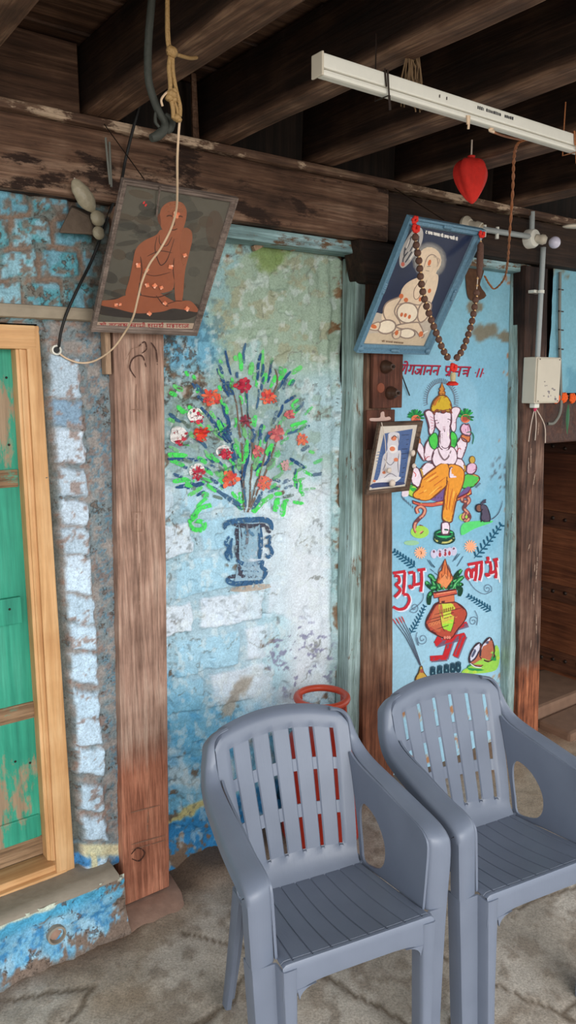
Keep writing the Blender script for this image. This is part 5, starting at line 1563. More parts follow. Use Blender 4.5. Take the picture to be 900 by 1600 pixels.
for dx, dy in ((0, 0), (78, -38)):
    ly.poly([(602 + dx, 868 + dy), (618 + dx, 790 + dy), (672 + dx, 728 + dy), (702 + dx, 790 + dy), (704 + dx, 880 + dy), (660 + dx, 905 + dy)], (178, 102, 78), line=(70, 40, 40), lw=6)
    ly.poly([(604 + dx, 862 + dy), (618 + dx, 790 + dy), (674 + dx, 730 + dy), (670 + dx, 790 + dy), (640 + dx, 845 + dy)], (206, 206, 222), line=(60, 46, 60), lw=6)
    ly.stroke([(618 + dx, 835 + dy), (640 + dx, 790 + dy), (662 + dx, 755 + dy)], 18, (80, 84, 110))
ly.stroke([(604, 878), (640, 905), (690, 912)], 8, (214, 214, 222))
ly.build('painted_pot', M['wet'], wall_right, 'painted red pot with coconut, leaves, incense and coconut halves')

# ================================================================== PICTURES
class Plane:
    def __init__(s, bl, br, tl):
        s.o = np.asarray(bl)
        s.ex, s.ey = np.asarray(br) - s.o, np.asarray(tl) - s.o
        s.w, s.h = np.linalg.norm(s.ex), np.linalg.norm(s.ey)
        s.ex, s.ey = s.ex / s.w, s.ey / s.h
        s.n = np.cross(s.ex, s.ey)
        s.n /= np.linalg.norm(s.n)
    def at(s, a, b, k=0.0):
        return s.o + s.ex * a + s.ey * b + s.n * k
    def hit(s, px, py, k=0.0):
        d = ray(px, py)
        q = s.o + s.n * k
        return C0 + d * (((q - C0) @ s.n) / (d @ s.n))
def picture_plane(bl, br, tl, tr, n0):
    a, b = uvn(P(*bl, n0)), uvn(P(*br, n0))
    v0 = (a[1] + b[1]) / 2
    q = uvn(pu(*tl, a[0]))
    r = uvn(pu(*tr, b[0]))
    n1, v1 = (q[2] + r[2]) / 2, (q[1] + r[1]) / 2
    return Plane(W(a[0], v0, n0), W(b[0], v0, n0), W(a[0], v1, n1))
def rails(pl, fw, depth, prof=None):
    """mitred frame: four rails, a raised back edge and a bead at the inside"""
    mb = MB()
    w, h = pl.w, pl.h
    prof = prof or [(0, 0), (0, depth), (fw * .25, depth), (fw * .4, depth * .72), (fw * .75, depth * .8), (fw, depth * .45), (fw, 0)]
    rows = []
    for (i, k) in prof:
        rows.append([pl.at(i, i, k), pl.at(w - i, i, k), pl.at(w - i, h - i, k), pl.at(i, h - i, k)])
    vs = [p for r in rows for p in r]
    fs = []
    m = len(prof)
    for r in range(m - 1):
        for c in range(4):
            c2 = (c + 1) % 4
            fs.append((r * 4 + c, r * 4 + c2, (r + 1) * 4 + c2, (r + 1) * 4 + c))
    for c in range(4):
        c2 = (c + 1) % 4
        fs.append(((m - 1) * 4 + c, (m - 1) * 4 + c2, c2, c))
    return mb.add(vs, fs)
def back_panel(pl, fw, th=.008):
    return MB().hexa([pl.at(fw * .5, fw * .5, 0), pl.at(pl.w - fw * .5, fw * .5, 0), pl.at(pl.w - fw * .5, fw * .5, -th), pl.at(fw * .5, fw * .5, -th)],
                     [pl.at(fw * .5, pl.h - fw * .5, 0), pl.at(pl.w - fw * .5, pl.h - fw * .5, 0), pl.at(pl.w - fw * .5, pl.h - fw * .5, -th), pl.at(fw * .5, pl.h - fw * .5, -th)])
def sheet(pl, ly, fw, col):
    a, b = fw * .6, fw * .6
    ly.mb.add([pl.at(a, b, .001), pl.at(pl.w - a, b, .001), pl.at(pl.w - a, pl.h - b, .001), pl.at(a, pl.h - b, .001)], [(0, 1, 2, 3)], col=lin(col))

# ---- large orange portrait, leaning out from the beam
pl = picture_plane((140, 516), (305, 520), (188, 281), (372, 303), .05)
root = thing('framed_portrait', 'large dusty framed portrait of an orange seated person, leaning out over the left post', 'picture', pl.o)
obj('frame', rails(pl, .017, .014), M['oldframe'], root)
obj('backing', back_panel(pl, .017), M['lath'], root)
ly = Layer(lambda x, y, k: pl.hit(x, y, k + .0016)).use(130, 270, 3.6)
sheet(pl, ly, .017, (88, 84, 74))
random.seed(3)
for k in range(70):
    x, y = random.uniform(120, 800), random.uniform(100, 780)
    if x < 215 - (y - 100) * .2 + 20 or x > 800 - (y - 100) * .28: continue
    ly.ell(x, y, random.uniform(30, 80), random.uniform(12, 34), [(70, 72, 66), (96, 94, 84), (98, 80, 62), (64, 60, 54)][k % 4], rot=random.uniform(-.5, .5), a=.35)
ly.ell(740, 320, 50, 110, (104, 76, 60), a=.3)
ly.ell(520, 250, 130, 130, (80, 80, 73), a=.25)
OB, OD, OL = (150, 86, 58), (108, 60, 42), (172, 104, 72)
ly.poly([(70, 745), (240, 700), (640, 740), (640, 800), (500, 830), (110, 800)], (60, 52, 46), a=.8)
ly.poly([(90, 722), (180, 712), (240, 690), (340, 690), (420, 676), (470, 700), (520, 724), (600, 720), (648, 770), (636, 784), (560, 770), (500, 764), (440, 782), (300, 790), (180, 762), (100, 745)], OB)
ly.poly([(296, 430), (340, 384), (410, 350), (440, 320), (500, 352), (555, 312), (600, 318), (614, 370), (592, 470), (572, 560), (556, 722), (520, 722), (512, 600), (500, 660), (400, 684), (330, 692), (318, 610), (300, 695), (238, 692), (262, 590), (280, 500)], OB)
ly.poly([(560, 318), (604, 322), (612, 370), (586, 480), (560, 520), (545, 420)], OL, a=.5)
ly.poly([(430, 250), (440, 200), (475, 168), (520, 160), (560, 172), (582, 215), (574, 280), (552, 330), (510, 362), (462, 340), (436, 300)], OB)
ly.poly([(470, 180), (520, 164), (560, 180), (570, 215), (520, 225), (460, 215)], OL, a=.6)
ly.poly([(430, 230), (418, 250), (426, 285), (438, 290)], OD)
for pts, w_ in (([(415, 360), (404, 430), (428, 510), (448, 516), (476, 480), (512, 372)], 6), ([(428, 350), (432, 400), (470, 410), (500, 360)], 5), ([(468, 246), (485, 240), (502, 246)], 7), ([(530, 248), (548, 244), (560, 250)], 7), ([(508, 250), (514, 290), (504, 296)], 5), ([(482, 318), (508, 322), (530, 314)], 6),
               ([(320, 610), (330, 540), (322, 470)], 6), ([(512, 600), (506, 540), (512, 480)], 5), ([(330, 690), (420, 700), (500, 670)], 6), ([(410, 690), (450, 740), (480, 750)], 6), ([(360, 470), (430, 440), (500, 450)], 5), ([(556, 722), (520, 722), (470, 740)], 5), ([(330, 560), (400, 580), (490, 560)], 4)):
    ly.stroke(pts, w_, (76, 42, 30))
ly.poly([(60, 838), (628, 846), (620, 878), (48, 876)], (182, 160, 140), False)
write(ly, ['shri', 'sp', 'va', 'tta', 'va', 'ri', 'ksha', 'sp', 'sva', 'aa', 'mi', 'sp', 'sa', 'ma', 'rtha', 'sp', 'ma', 'ha', 'aa', 'ra', 'aa', 'ja', 'sp', 'aa', 'ka', 'ka', 'la', 'ka', 'tta'] if 'la' in GL else ['shri', 'sp', 'va', 'tta', 'va', 'ri', 'ksha', 'sp', 'sva', 'aa', 'mi', 'sp', 'sa', 'ma', 'rtha', 'sp', 'ma', 'ha', 'aa', 'ra', 'aa', 'ja'], 92, 848, 596, 852, 20, 4, (150, 44, 50))
ly.build('picture', M['print'], root)
for x, y, r in ((524, 236, 20), (310, 520, 15), (358, 546, 13), (494, 530, 14), (572, 464, 12), (360, 632, 13), (402, 636, 14), (440, 646, 11), (186, 744, 11), (208, 740, 9), (460, 734, 12), (584, 766, 14), (372, 792, 13)):
    ly = Layer(lambda x, y, k: pl.hit(x, y, k + .0085)).use(130, 270, 3.6)
    for q in range(4):
        t = q * 1.7 + x
        ly.ell(x + r * .4 * math.cos(t), y + r * .4 * math.sin(t), r * .7, r * .5, [(226, 140, 104), (236, 176, 150), (206, 110, 78)][q % 3], rot=t)
    ly.build('paste_spot', M['wet'], root)
for x, y in ((342, 168), (352, 182)):
    ly = Layer(lambda x, y, k: pl.hit(x, y, k + .0085)).use(130, 270, 3.6)
    ly.ell(x, y, 5, 9, (206, 60, 60), rot=.6)
    ly.build('petal', M['wet'], root)
obj('glass', MB().add([pl.at(.012, .012, .007), pl.at(pl.w - .012, .012, .007), pl.at(pl.w - .012, pl.h - .012, .007), pl.at(.012, pl.h - .012, .007)], [(0, 1, 2, 3)]), M['pane'], root)
a_ = [pl.at(.105, pl.h - .0, .018), pl.at(.11, pl.h - .035, .016), pl.at(.118, pl.h - .085, .013)]
obj('withered_stalk', MB().tube(a_, [.003, .002, .003], 6, smooth=3), M['oldframe'], root, smooth=60)
pt, pt2 = pl.at(.07, pl.h, -.01), W(uvn(pl.at(.07, pl.h, -.01))[0], BV1 + .012, .05)
obj('hanging_wire', MB().tube([pt, pt2], .0016, 5), M['iron'], root)

# ---- blue framed picture
pb_ = picture_plane((552, 543), (665, 554), (637, 332), (752, 359), .05)
pl2 = pb_
root = thing('framed_picture', 'blue framed picture of a pale seated person on navy, leaning out over the middle post', 'picture', pl2.o)
obj('frame', rails(pl2, .03, .022), M['blueframe'], root)
for a, b in ((pl2.w / 2, pl2.h - .013), (pl2.w / 2, .013), (.013, pl2.h / 2), (pl2.w - .013, pl2.h / 2)):
    mb = MB()
    for q in range(5):
        s_ = (q - 2) * .0075
        mb.blob(pl2.at(a + (s_ if b != pl2.h / 2 else 0), b + (s_ if b == pl2.h / 2 else 0), .02), pl2.ex * .008, pl2.ey * .008, pl2.n * .006, 8, 5)
    obj('frame_ornament', mb, M['blueframe'], root, smooth=60)
for a in (.016, pl2.w - .016):
    for b in (.016, pl2.h - .016):
        obj('corner_ornament', MB().blob(pl2.at(a, b, .02), pl2.ex * .013, pl2.ey * .013, pl2.n * .008, 8, 5), M['blueframe'], root, smooth=60)
obj('backing', back_panel(pl2, .03), M['lath'], root)
ly = Layer(lambda x, y, k: pl2.hit(x, y, k + .0016)).use(540, 320, 4.09)
sheet(pl2, ly, .03, (24, 40, 72))
CRM, CRD, CRL = (232, 208, 180), (150, 128, 116), (246, 230, 206)
ly.poly([(175, 705), (250, 700), (450, 730), (560, 755), (520, 900), (470, 916), (100, 884)], (198, 184, 168))
ly.poly([(130, 830), (250, 820), (500, 850), (490, 914), (104, 882)], (228, 206, 176), a=.8)
for k in range(9):
    r = 118 - k * 6
    ly.ell(536, 356, r * .95, r * 1.02, (200, 196, 190), a=.12 + .03 * k)
ly.ell(536, 356, 76, 86, CRM)
ly.poly([(345, 590), (360, 540), (392, 500), (448, 470), (500, 464), (540, 440), (590, 448), (586, 520), (560, 600), (545, 640), (540, 720), (480, 748), (330, 760), (235, 740), (240, 680), (260, 630), (320, 600)], CRM)
ly.poly([(480, 440), (500, 380), (520, 330), (556, 320), (588, 350), (590, 400), (570, 450), (530, 480)], CRM)
ly.stroke([(500, 400), (520, 340), (552, 318), (584, 340), (590, 390)], 6, CRD)
ly.stroke([(560, 330), (600, 350), (584, 396)], 9, (196, 172, 150))
ly.stroke([(490, 470), (440, 540), (440, 598), (470, 590), (520, 480)], 5, (140, 110, 96))
ly.stroke([(520, 395), (545, 392)], 5, CRD)
ly.stroke([(510, 420), (536, 424)], 4, CRD)
ly.ell(395, 690, 66, 64, CRL, line=CRD, lw=6)
ly.stroke([(325, 640), (380, 628), (430, 634), (470, 640), (512, 620)], 7, CRD)
ly.poly([(242, 690), (262, 630), (330, 596), (352, 600), (310, 680), (350, 760), (350, 830), (318, 852), (298, 830), (310, 780), (270, 750)], CRM, line=CRD, lw=6)
ly.poly([(470, 660), (500, 620), (540, 626), (546, 660), (520, 720), (480, 750), (462, 720)], CRM, line=CRD, lw=6)
ly.ell(262, 780, 58, 42, CRL, rot=-.2, line=CRD, lw=7)
ly.poly([(140, 782), (200, 752), (220, 760), (205, 800), (160, 796)], CRM, line=CRD, lw=5)
ly.poly([(330, 770), (450, 752), (476, 770), (500, 830), (480, 846), (440, 800), (350, 790)], CRM, line=CRD, lw=6)
ly.ell(392, 822, 50, 30, CRL, line=CRD, lw=6)
ly.poly([(304, 826), (350, 800), (344, 846), (312, 854)], CRM, line=CRD, lw=4)
ly.stroke([(476, 850), (500, 820), (528, 806)], 8, (236, 228, 214))
for x, y, rx, ry in ((536, 370, 10, 20), (356, 584, 14, 16), (386, 608, 14, 14), (478, 604, 10, 15), (536, 550, 10, 15), (358, 702, 9, 14), (382, 706, 9, 14), (408, 716, 9, 14), (180, 778, 20, 13), (326, 818, 11, 17), (482, 826, 14, 18)):
    ly.ell(x, y, rx, ry, (214, 112, 62), rot=.3)
ly.poly([(434, 160), (480, 146), (496, 190), (480, 260), (430, 340), (400, 380), (364, 404), (344, 376), (352, 300), (390, 220)], (186, 180, 176))
for pts in ([(450, 170), (440, 240), (410, 300)], [(420, 200), (400, 260), (372, 300)], [(470, 200), (456, 270), (420, 330)], [(400, 300), (370, 340), (366, 380)], [(430, 290), (400, 340), (380, 370)], [(380, 270), (372, 330)]):
    ly.stroke(pts, 9, (60, 62, 72))
for pts in ([(460, 180), (450, 250), (425, 300)], [(410, 220), (388, 280)], [(440, 300), (410, 350)]):
    ly.stroke(pts, 7, (236, 230, 222))
ly.ell(366, 380, 12, 14, (206, 100, 80))
write(ly, ['tta', 'sp', 'sa', 'va', 'aa', 'sp', 'na', 'ka', 'aa', 'sa', 'sp', 'ma', 'ii', 'sp', 'ta', 'jhya', 'aa', 'sp', 'pa', 'aa', 'tha', 'ii', 'sp', 'aa', 'ha', 'ee'], 512, 166, 718, 212, 17, 5, (236, 232, 226))
write(ly, ['shri', 'sp', 'sa', 'ma', 'rtha', 'sp', 'ma', 'ha', 'aa', 'ra', 'aa', 'ja'], 232, 868, 370, 880, 9, 3, (140, 112, 88))
ly.build('picture', M['print'], root)
obj('glass', MB().add([pl2.at(.025, .025, .010), pl2.at(pl2.w - .025, .025, .010), pl2.at(pl2.w - .025, pl2.h - .025, .010), pl2.at(.025, pl2.h - .025, .010)], [(0, 1, 2, 3)]), M['pane'], root)
p = pl2.at(.02, pl2.h - .006, .026)
mb = MB()
for q in range(6):
    t = q * 1.05
    mb.blob(p + .009 * (math.cos(t) * pl2.ex + math.sin(t) * pl2.ey), pl2.ex * .007, pl2.ey * .007, pl2.n * .006, 6, 4)
obj('stuck_flower', mb, M['red'], root, smooth=60)
p = pl2.at(pl2.w * .5, pl2.h, -.01)
obj('hanging_wire', MB().tube([p, W(uvn(p)[0], BV1 + .0, .05)], .0016, 5), M['iron'], root)

# ---- small framed picture on the middle post
pl3 = picture_plane((569, 772), (636, 765), (592, 659), (655, 657), .045)
root = thing('framed_picture', 'small brown framed picture of a white seated figure, hung low on the middle post', 'picture', pl3.o)
obj('frame', rails(pl3, .016, .014), M['smallframe'], root)
obj('backing', back_panel(pl3, .016), M['smallframe'], root)
ly = Layer(lambda x, y, k: pl3.hit(x, y, k + .0016)).use(550, 530, 6)
sheet(pl3, ly, .016, (206, 196, 184))
ly.poly([(300, 885), (570, 840), (490, 1350), (185, 1400)], (64, 92, 142), False)
for k in range(10):
    ly.stroke([(460 + random.uniform(-10, 50), 900 + k * 44), (540 - k * 6, 895 + k * 44)], 8, (44, 66, 110), a=.7)
    ly.stroke([(230 + random.uniform(-10, 10), 1060 + k * 28), (280, 1055 + k * 28)], 8, (110, 140, 184), a=.6)
ly.poly([(350, 880), (440, 880), (440, 960), (430, 1040), (460, 1060), (440, 1280), (420, 1330), (250, 1340), (265, 1250), (290, 1100), (330, 1040), (330, 950)], (206, 202, 208))
ly.poly([(200, 1340), (300, 1300), (440, 1290), (450, 1310), (380, 1350), (220, 1370)], (220, 216, 218))
ly.poly([(205, 1350), (380, 1340), (480, 1340), (470, 1365), (190, 1392)], (46, 62, 108))
ly.ell(385, 1030, 42, 40, (226, 220, 220))
for pts in ([(300, 1120), (360, 1180), (420, 1110)], [(330, 1060), (320, 1150), (290, 1230)], [(440, 1070), (430, 1160), (436, 1250)], [(340, 900), (330, 980)], [(430, 900), (440, 990)], [(300, 1300), (360, 1260), (420, 1290)]):
    ly.stroke(pts, 8, (120, 116, 130))
for x, y, r in ((392, 930, 22), (378, 1028, 22), (412, 1130, 18), (300, 1250, 14), (350, 1240, 14), (210, 1330, 12)):
    ly.ell(x, y, r * 1.2, r, (214, 120, 80))
ly.stroke([(370, 940), (395, 905), (425, 925)], 8, (70, 60, 66))
ly.build('picture', M['print'], root)
obj('glass', MB().add([pl3.at(.012, .012, .008), pl3.at(pl3.w - .012, .012, .008), pl3.at(pl3.w - .012, pl3.h - .012, .008), pl3.at(.012, pl3.h - .012, .008)], [(0, 1, 2, 3)]), M['pane'], root)
mb = MB()
mb.tube([pl3.hit(596, 660, .02), pl3.hit(602, 690, .017), pl3.hit(603, 740, .017)], .0016, 5, smooth=4)
obj('dangling_thread', mb, M['thread'], root)
for k, (x, y, r) in enumerate(((613, 755, .014), (608, 735, .011), (645, 708, .012), (647, 728, .010))):
    obj('cotton_tuft', MB().blob(pl3.hit(x, y, .024), pl3.ex * r, pl3.ey * r * 1.1, pl3.n * r * .8, 10, 7, jit=.12), M['thread'], root, smooth=80)

# ---- rudraksha garland hung from the two top corners of the blue frame
ga, gb = pl2.hit(648, 358, .03), pl2.hit(751, 366, .03)
gn = uvn(ga)[2] + .004
L1 = [(648, 358), (650, 380), (655, 410), (658, 440), (664, 470), (674, 500), (684, 526), (693, 548), (703, 563)]
L2 = [(751, 366), (751, 385), (748, 410), (746, 440), (743, 470), (738, 500), (731, 525), (722, 548), (711, 562)]
to3 = lambda pts: [P(x, y, gn) for x, y in pts]
root = thing('bead_garland', 'long garland of brown seed beads with red tassels hanging from the blue picture frame', 'garland', P(707, 600, gn))
obj('string', MB().tube(to3(L1) + to3(L2[::-1]), .0016, 5, smooth=4), M['thread'], root)
def along(pts, step):
    q = [np.array(p) for p in catmull(to3(pts), n=12)]
    out, acc = [], 0
    for a, b in zip(q[:-1], q[1:]):
        d = np.linalg.norm(b - a)
        while acc <= d:
            out.append(a + (b - a) * acc / d)
            acc += step
        acc -= d
    return out
bead0 = gold0 = None
def bead(p, r, mat, nm, proto):
    if proto is None:
        o = obj(nm, MB().blob(wloc(root), UA * r, NA * r * .9, ZA * r, 10, 8, jit=.05), mat, root, smooth=80)
    else:
        o = proto.copy()
        COL.objects.link(o)
    o.location = tuple(p - wloc(root))
    return o
for pts, skip in ((L1, 0), (L2, 11)):
    q = along(pts, .0262)
    for i, p in enumerate(q):
        if pts is L2 and i < 8:
            gold0 = bead(p, .0068, M['gold'], 'gold_bead', gold0)
            continue
        if i == 0:
            continue
        bead0 = bead(p, .0132, M['bead'], 'seed_bead', bead0)
        if i + 1 < len(q):
            gold0 = bead((p + q[i + 1]) / 2, .0042, M['gold'], 'gold_bead', None) if gold0 is None else bead((p + q[i + 1]) / 2 + NA * .004, .0042, M['gold'], 'gold_bead', gold0)
for x, y, r in ((648, 357, .017), (751, 366, .015), (707, 574, .017)):
    mb = MB()
    c_ = P(x, y, gn)
    for q in range(9):
        t = q * 2.4
        mb.blob(c_ + r * .55 * (math.cos(t) * UA + math.sin(t) * ZA) + NA * .004 * (q % 3), UA * r * .5, ZA * r * .5, NA * r * .4, 7, 5)
    obj('red_flower', mb, M['red'], root, smooth=80)
mb = MB().lathe(P(750, 405, gn + .002), -ZA, [(.006, -.06), (.012, -.05), (.013, .0), (.011, .05), (.006, .07)], 10)
obj('brown_tassel', mb, M['bead'], root, smooth=60)
mb = MB().lathe(P(708, 582, gn), -ZA, [(.008, 0), (.011, .012), (.009, .03), (.013, .045)], 10)
obj('pale_tassel', mb, M['tassel'], root, smooth=60)
mb = MB().lathe(P(707, 596, gn), -ZA, [(.012, 0), (.023, .008), (.021, .014), (.004, .016)], 12)
obj('red_tassel', mb, M['red'], root, smooth=60)

# ================================================================== FITTINGS ON THE POSTS
# old switch boards on the middle post
a, b = PUV(583, 546, .02), PUV(627, 637, .02)
root = thing('switch_board', 'dark wooden switch board with two round brown switches on the middle post', 'switch', W((a[0] + b[0]) / 2, b[1], .002))
obj('board', MB().box(a[0], b[0], b[1], a[1] + .06, .0035, .024), M['board'], root, bevel=.003)
for x, y in ((611, 573), (619, 614)):
    c_ = P(x, y, .06)
    u, v, n = uvn(c_)
    sw = obj('round_switch', MB().lathe(W(u, v, .024), NA, [(.026, 0), (.027, .01), (.022, .02), (.019, .028), (.019, .03), (.013, .038), (.012, .046), (.004, .048)], 18), M['porcelain'], root, smooth=40)
    obj('switch_knob', MB().lathe(W(u, v, .071), NA, [(.005, 0), (.006, .008), (.003, .011)], 10), M['iron'], sw, smooth=40)
u, v = PUV(595, 606, .025)
obj('round_scar', MB().lathe(W(u, v, .0235), NA, [(.02, 0), (.019, .003), (.012, .0015)], 16), plain('reddish_bare_wood', (122, 66, 46), .8), root, smooth=30)
a, b = PUV(574, 641, .015), PUV(616, 700, .015)
root = thing('switch_board', 'plain dark board with a pale paste smear under the switches, behind the small picture', 'board', W((a[0] + b[0]) / 2, b[1], .002))
bd = obj('board', MB().box(a[0], b[0], b[1], a[1], .0035, .015), M['board'], root, bevel=.003)
ly = Layer(lambda x, y, k: P(x, y, .0155 + k)).use(550, 530, 6)
ly.poly([(172, 740), (260, 735), (270, 690), (300, 680), (310, 730), (350, 725), (360, 755), (260, 768), (175, 766)], (196, 164, 152))
decal(bd, ly, M['wet'])
cw = [P(628, 586, .01), P(633, 600, NR + .02), P(640, 618, NR + .012)]
tag(obj('cable_end', MB().tube(cw, .0028, 6, smooth=5), M['black'], smooth=60), 'short black cable end sticking out beside the round switches', 'cable')

# meter box on the right post, its conduits, bulb holders
a, b = PUV(823, 556, .05), PUV(870, 628, .05)
u0, u1, v0, v1 = PUV(832, 600, .06)[0], PUV(870, 600, .06)[0], b[1] - .004, a[1] - .004
root = thing('junction_box', 'white plastic junction box on the right post', 'box', W((u0 + u1) / 2, v0, .005))
obj('housing', MB().box(u0, u1, v0, v1, .0035, .075), M['offwhite'], root, bevel=.005)
cv = obj('cover', MB().box(u0 + .006, u1 - .006, v0 + .006, v1 - .006, .0755, .081), M['offwhite'], root, bevel=.003)
for fu, fv in ((.1, .05), (.9, .05), (.1, .95), (.9, .95)):
    obj('screw', MB().lathe(W(u0 + (u1 - u0) * fu, v0 + (v1 - v0) * fv, .081), NA, [(.003, 0), (.003, .0015)], 8), M['iron'], root)
ly = Layer(lambda x, y, k: P(x, y, .0812 + k))
random.seed(11)
for k in range(14):
    x, y = random.uniform(848, 868), random.uniform(596, 624)
    ly.ell(x, y, random.uniform(.6, 2), random.uniform(.8, 2.5), (128, 120, 134), a=.5)
decal(cv, ly, M['wet'])
obj('gland', MB().box(u0 + .04, u0 + .075, v0 - .022, v0, .02, .05), M['white'], root, bevel=.003)
cu = PUV(845, 460, .05)[0]
jb = P(835, 372, .06)
ju, jv, _ = uvn(jb)
root = thing('conduit_pipe', 'grey plastic pipe running down the right post into the white junction box', 'pipe', W(cu, v1, .05))
obj('pipe', MB().tube([W(cu, v1, .05), W(cu, jv - .03, .05)], .012, 12), M['conduit'], root, smooth=50)
v_ = PUV(845, 456, .05)[1]
obj('saddle_clip', MB().lathe(W(cu, v_ - .006, .05), ZA, [(.0155, 0), (.0155, .013)], 12).box(cu - .03, cu + .03, v_ - .004, v_ + .009, .003, .035), M['white'], root)
root = thing('conduit_pipe', 'short grey plastic pipe rising from the bulb fitting to the ceiling beam', 'pipe', W(ju, jv + .03, .05))
obj('pipe', MB().tube([W(ju - .008, jv + .028, .05), W(ju - .012, PUV(828, 330, .05)[1], .05)], .012, 12), M['conduit'], root, smooth=50)
hb = uvn(P(737, 350, .06))
root = thing('conduit_pipe', 'horizontal grey plastic pipe between the two bulb holders on the dark beam', 'pipe', W(hb[0], hb[1] - .02, .055))
obj('pipe', MB().tube([W(hb[0] + .04, hb[1] - .012, .055), W(ju - .03, jv + .004, .055)], .012, 12), M['conduit'], root, smooth=50)
for x in (757, 777):
    u_ = PUV(x, 358, .055)[0]
    f_ = (u_ - hb[0]) / (ju - hb[0])
    obj('saddle_clip', MB().tube([W(u_, hb[1] - .012 + (jv + .004 - hb[1] + .012) * f_ + s, .055) for s in (.018, -.03)], .008, 8), M['white'], root)
root = thing('bulb_holder', 'empty off-white bulb holder at the left end of the horizontal pipe', 'lamp holder', W(hb[0], hb[1], .03))
obj('rose', MB().lathe(W(hb[0], hb[1], .026), NA, [(.036, 0), (.036, .012), (.026, .022), (.02, .03)], 18), M['offwhite'], root, smooth=40)
ax = NA * .8 + UA * .35 - ZA * .4
obj('socket', MB().lathe(W(hb[0], hb[1], .05), ax, [(.016, 0), (.019, .02), (.024, .028), (.024, .05), (.021, .052), (.020, .03)], 16), M['offwhite'], root, smooth=40)
root = thing('bulb_holder', 'white bulb holder with a small pale bulb at the top of the right post', 'lamp holder', W(ju, jv, .03))
obj('rose', MB().lathe(W(ju, jv, .004), NA, [(.042, 0), (.042, .05), (.036, .062), (.02, .066)], 20), M['white'], root, smooth=40)
ax = NA * .78 + UA * .52 - ZA * .28
ax /= np.linalg.norm(ax)
bs = W(ju, jv, .066)
sk = obj('socket', MB().lathe(bs, ax, [(.017, 0), (.018, .018), (.022, .024), (.022, .038), (.017, .044), (.014, .05)], 16), M['offwhite'], root, smooth=40)
obj('bulb', MB().blob(bs + ax * .085, UA * .026, NA * .026, ZA * .026, 16, 10), M['bulb'], root, smooth=80)
# grey flexible hose from the box round to the far panel
fx = [P(875, 425, -.012), P(874, 520, -.01), P(876, 600, -.008), P(876, 640, .0), P(866, 660, .004), P(856, 662, -.01)]
root = thing('flexible_conduit', 'thin grey flexible conduit hanging beside the white junction box, curling at the bottom', 'cable', fx[-1])
obj('hose', MB().tube(fx, .008, 8, smooth=6), M['grey'], root, smooth=60)
for y in (452, 486, 515, 545):
    obj('pipe_clip', MB().tube([P(873, y, -.004), P(880, y + 1, -.012)], .0035, 6), M['iron'], root)
# thread charm under the box
c_ = P(836, 636, .02)
root = thing('thread_charm', 'pink knotted charm with white threads hanging on the right post under the junction box', 'charm', c_)
obj('knot', MB().blob(c_, UA * .011, ZA * .02, NA * .01, 10, 6, jit=.2), M['pink'], root, smooth=60)
for q in ((826, 690), (836, 688), (852, 692)):
    e = P(*q, .008)
    obj('thread', MB().tube([c_, (c_ + e) / 2 + (e - c_) @ UA * UA * .3, e], .0022, 5, smooth=4), M['thread'], root)

# marigold string over the doorway
root = thing('marigold_garland', 'orange marigold garland with a hanging green leaf over the right doorway', 'garland', P(880, 640, -.015))
gl = [(857, 626), (868, 622), (880, 621), (893, 622), (906, 621), (920, 622)]
obj('string', MB().tube([P(x, y - 3, -.02) for x, y in gl], .002, 5), M['thread'], root)
for x, y in gl[1:]:
    mb = MB()
    c_ = P(x, y, -.005)
    for q in range(16):
        t = q * 2.4
        r = .019 * math.sqrt((q + .5) / 16)
        mb.blob(c_ + r * (math.cos(t) * UA + math.sin(t) * ZA) + NA * (.014 - r * .5), UA * .011, ZA * .011, NA * .009, 6, 4)
    obj('marigold_flower', mb, M['marigold'], root, smooth=80)
for x0, y0, x1, y1 in ((888, 632, 886, 678), (917, 634, 914, 670)):
    a, b = P(x0, y0, -.008), P(x1, y1, .0)
    q = [a + (b - a) * t for t in np.linspace(0, 1, 7)]
    wd = [.003, .011, .015, .015, .012, .007, .001]
    mb = MB()
    mb.add([p - UA * w for p, w in zip(q, wd)] + [p + NA * .004 for p in q] + [p + UA * w for p, w in zip(q, wd)], [(i, 7 + i, 8 + i, i + 1) for i in range(6)] + [(7 + i, 14 + i, 15 + i, 8 + i) for i in range(6)])
    obj('leaf', mb, M['leafgreen'], root, smooth=80)
c_ = P(874, 353.5, .25)
e_ = P(920, 353, .25)
d_ = (e_ - c_) / np.linalg.norm(e_ - c_)
mb = MB().blob((c_ + e_) / 2 + d_ * .03, d_ * .11, NA * .03, ZA * .011, 20, 8)
tag(obj('fan_blade', mb, M['offwhite'], smooth=80), 'pale rounded flat blade tip poking in at the right edge under the dark ceiling', 'fan blade')

# ================================================================== HANGING FROM THE CEILING
ZT = 2.5
def zp(px, py, z):
    return ground(px, py, z)
tl_, tr_ = zp(494, 100, ZT), zp(900, 224, ZT)
un, uu0, uu1 = uvn(tl_)[2], uvn(tl_)[0], uvn(tr_)[0]
un = (un + uvn(tr_)[2]) / 2
uu0 -= .0
root = thing('tube_light', 'long white tube light batten tied under the joists at upper right', 'lamp', W(uu0, ZT - .02, un))
LT = uu0 + 1.24
cs = obj('casing', MB().box(uu0 + .004, LT, ZT - .012, ZT + .018, un - .017, un + .017), M['white'], root, bevel=.004)
obj('tube_cover', MB().box(uu0 + .006, LT, ZT - .026, ZT - .0125, un - .012, un + .014), M['white'], root, bevel=.006)
obj('end_cap', MB().box(uu0 - .002, uu0 + .0035, ZT - .028, ZT + .02, un - .019, un + .019), M['offwhite'], root, bevel=.002)
ly = Layer(lambda x, y, k: np.array([0, 0, 0]) + W(uvn(P(x, y, un + .0172 + k))[0], uvn(P(x, y, un + .0172 + k))[1], un + .0172 + k))
u_, v_ = uu0 + .55, ZT + .005
hitp = lambda x, y, k: W(uu0 + x, ZT + y, un + .0174 + k)
ly = Layer(hitp)
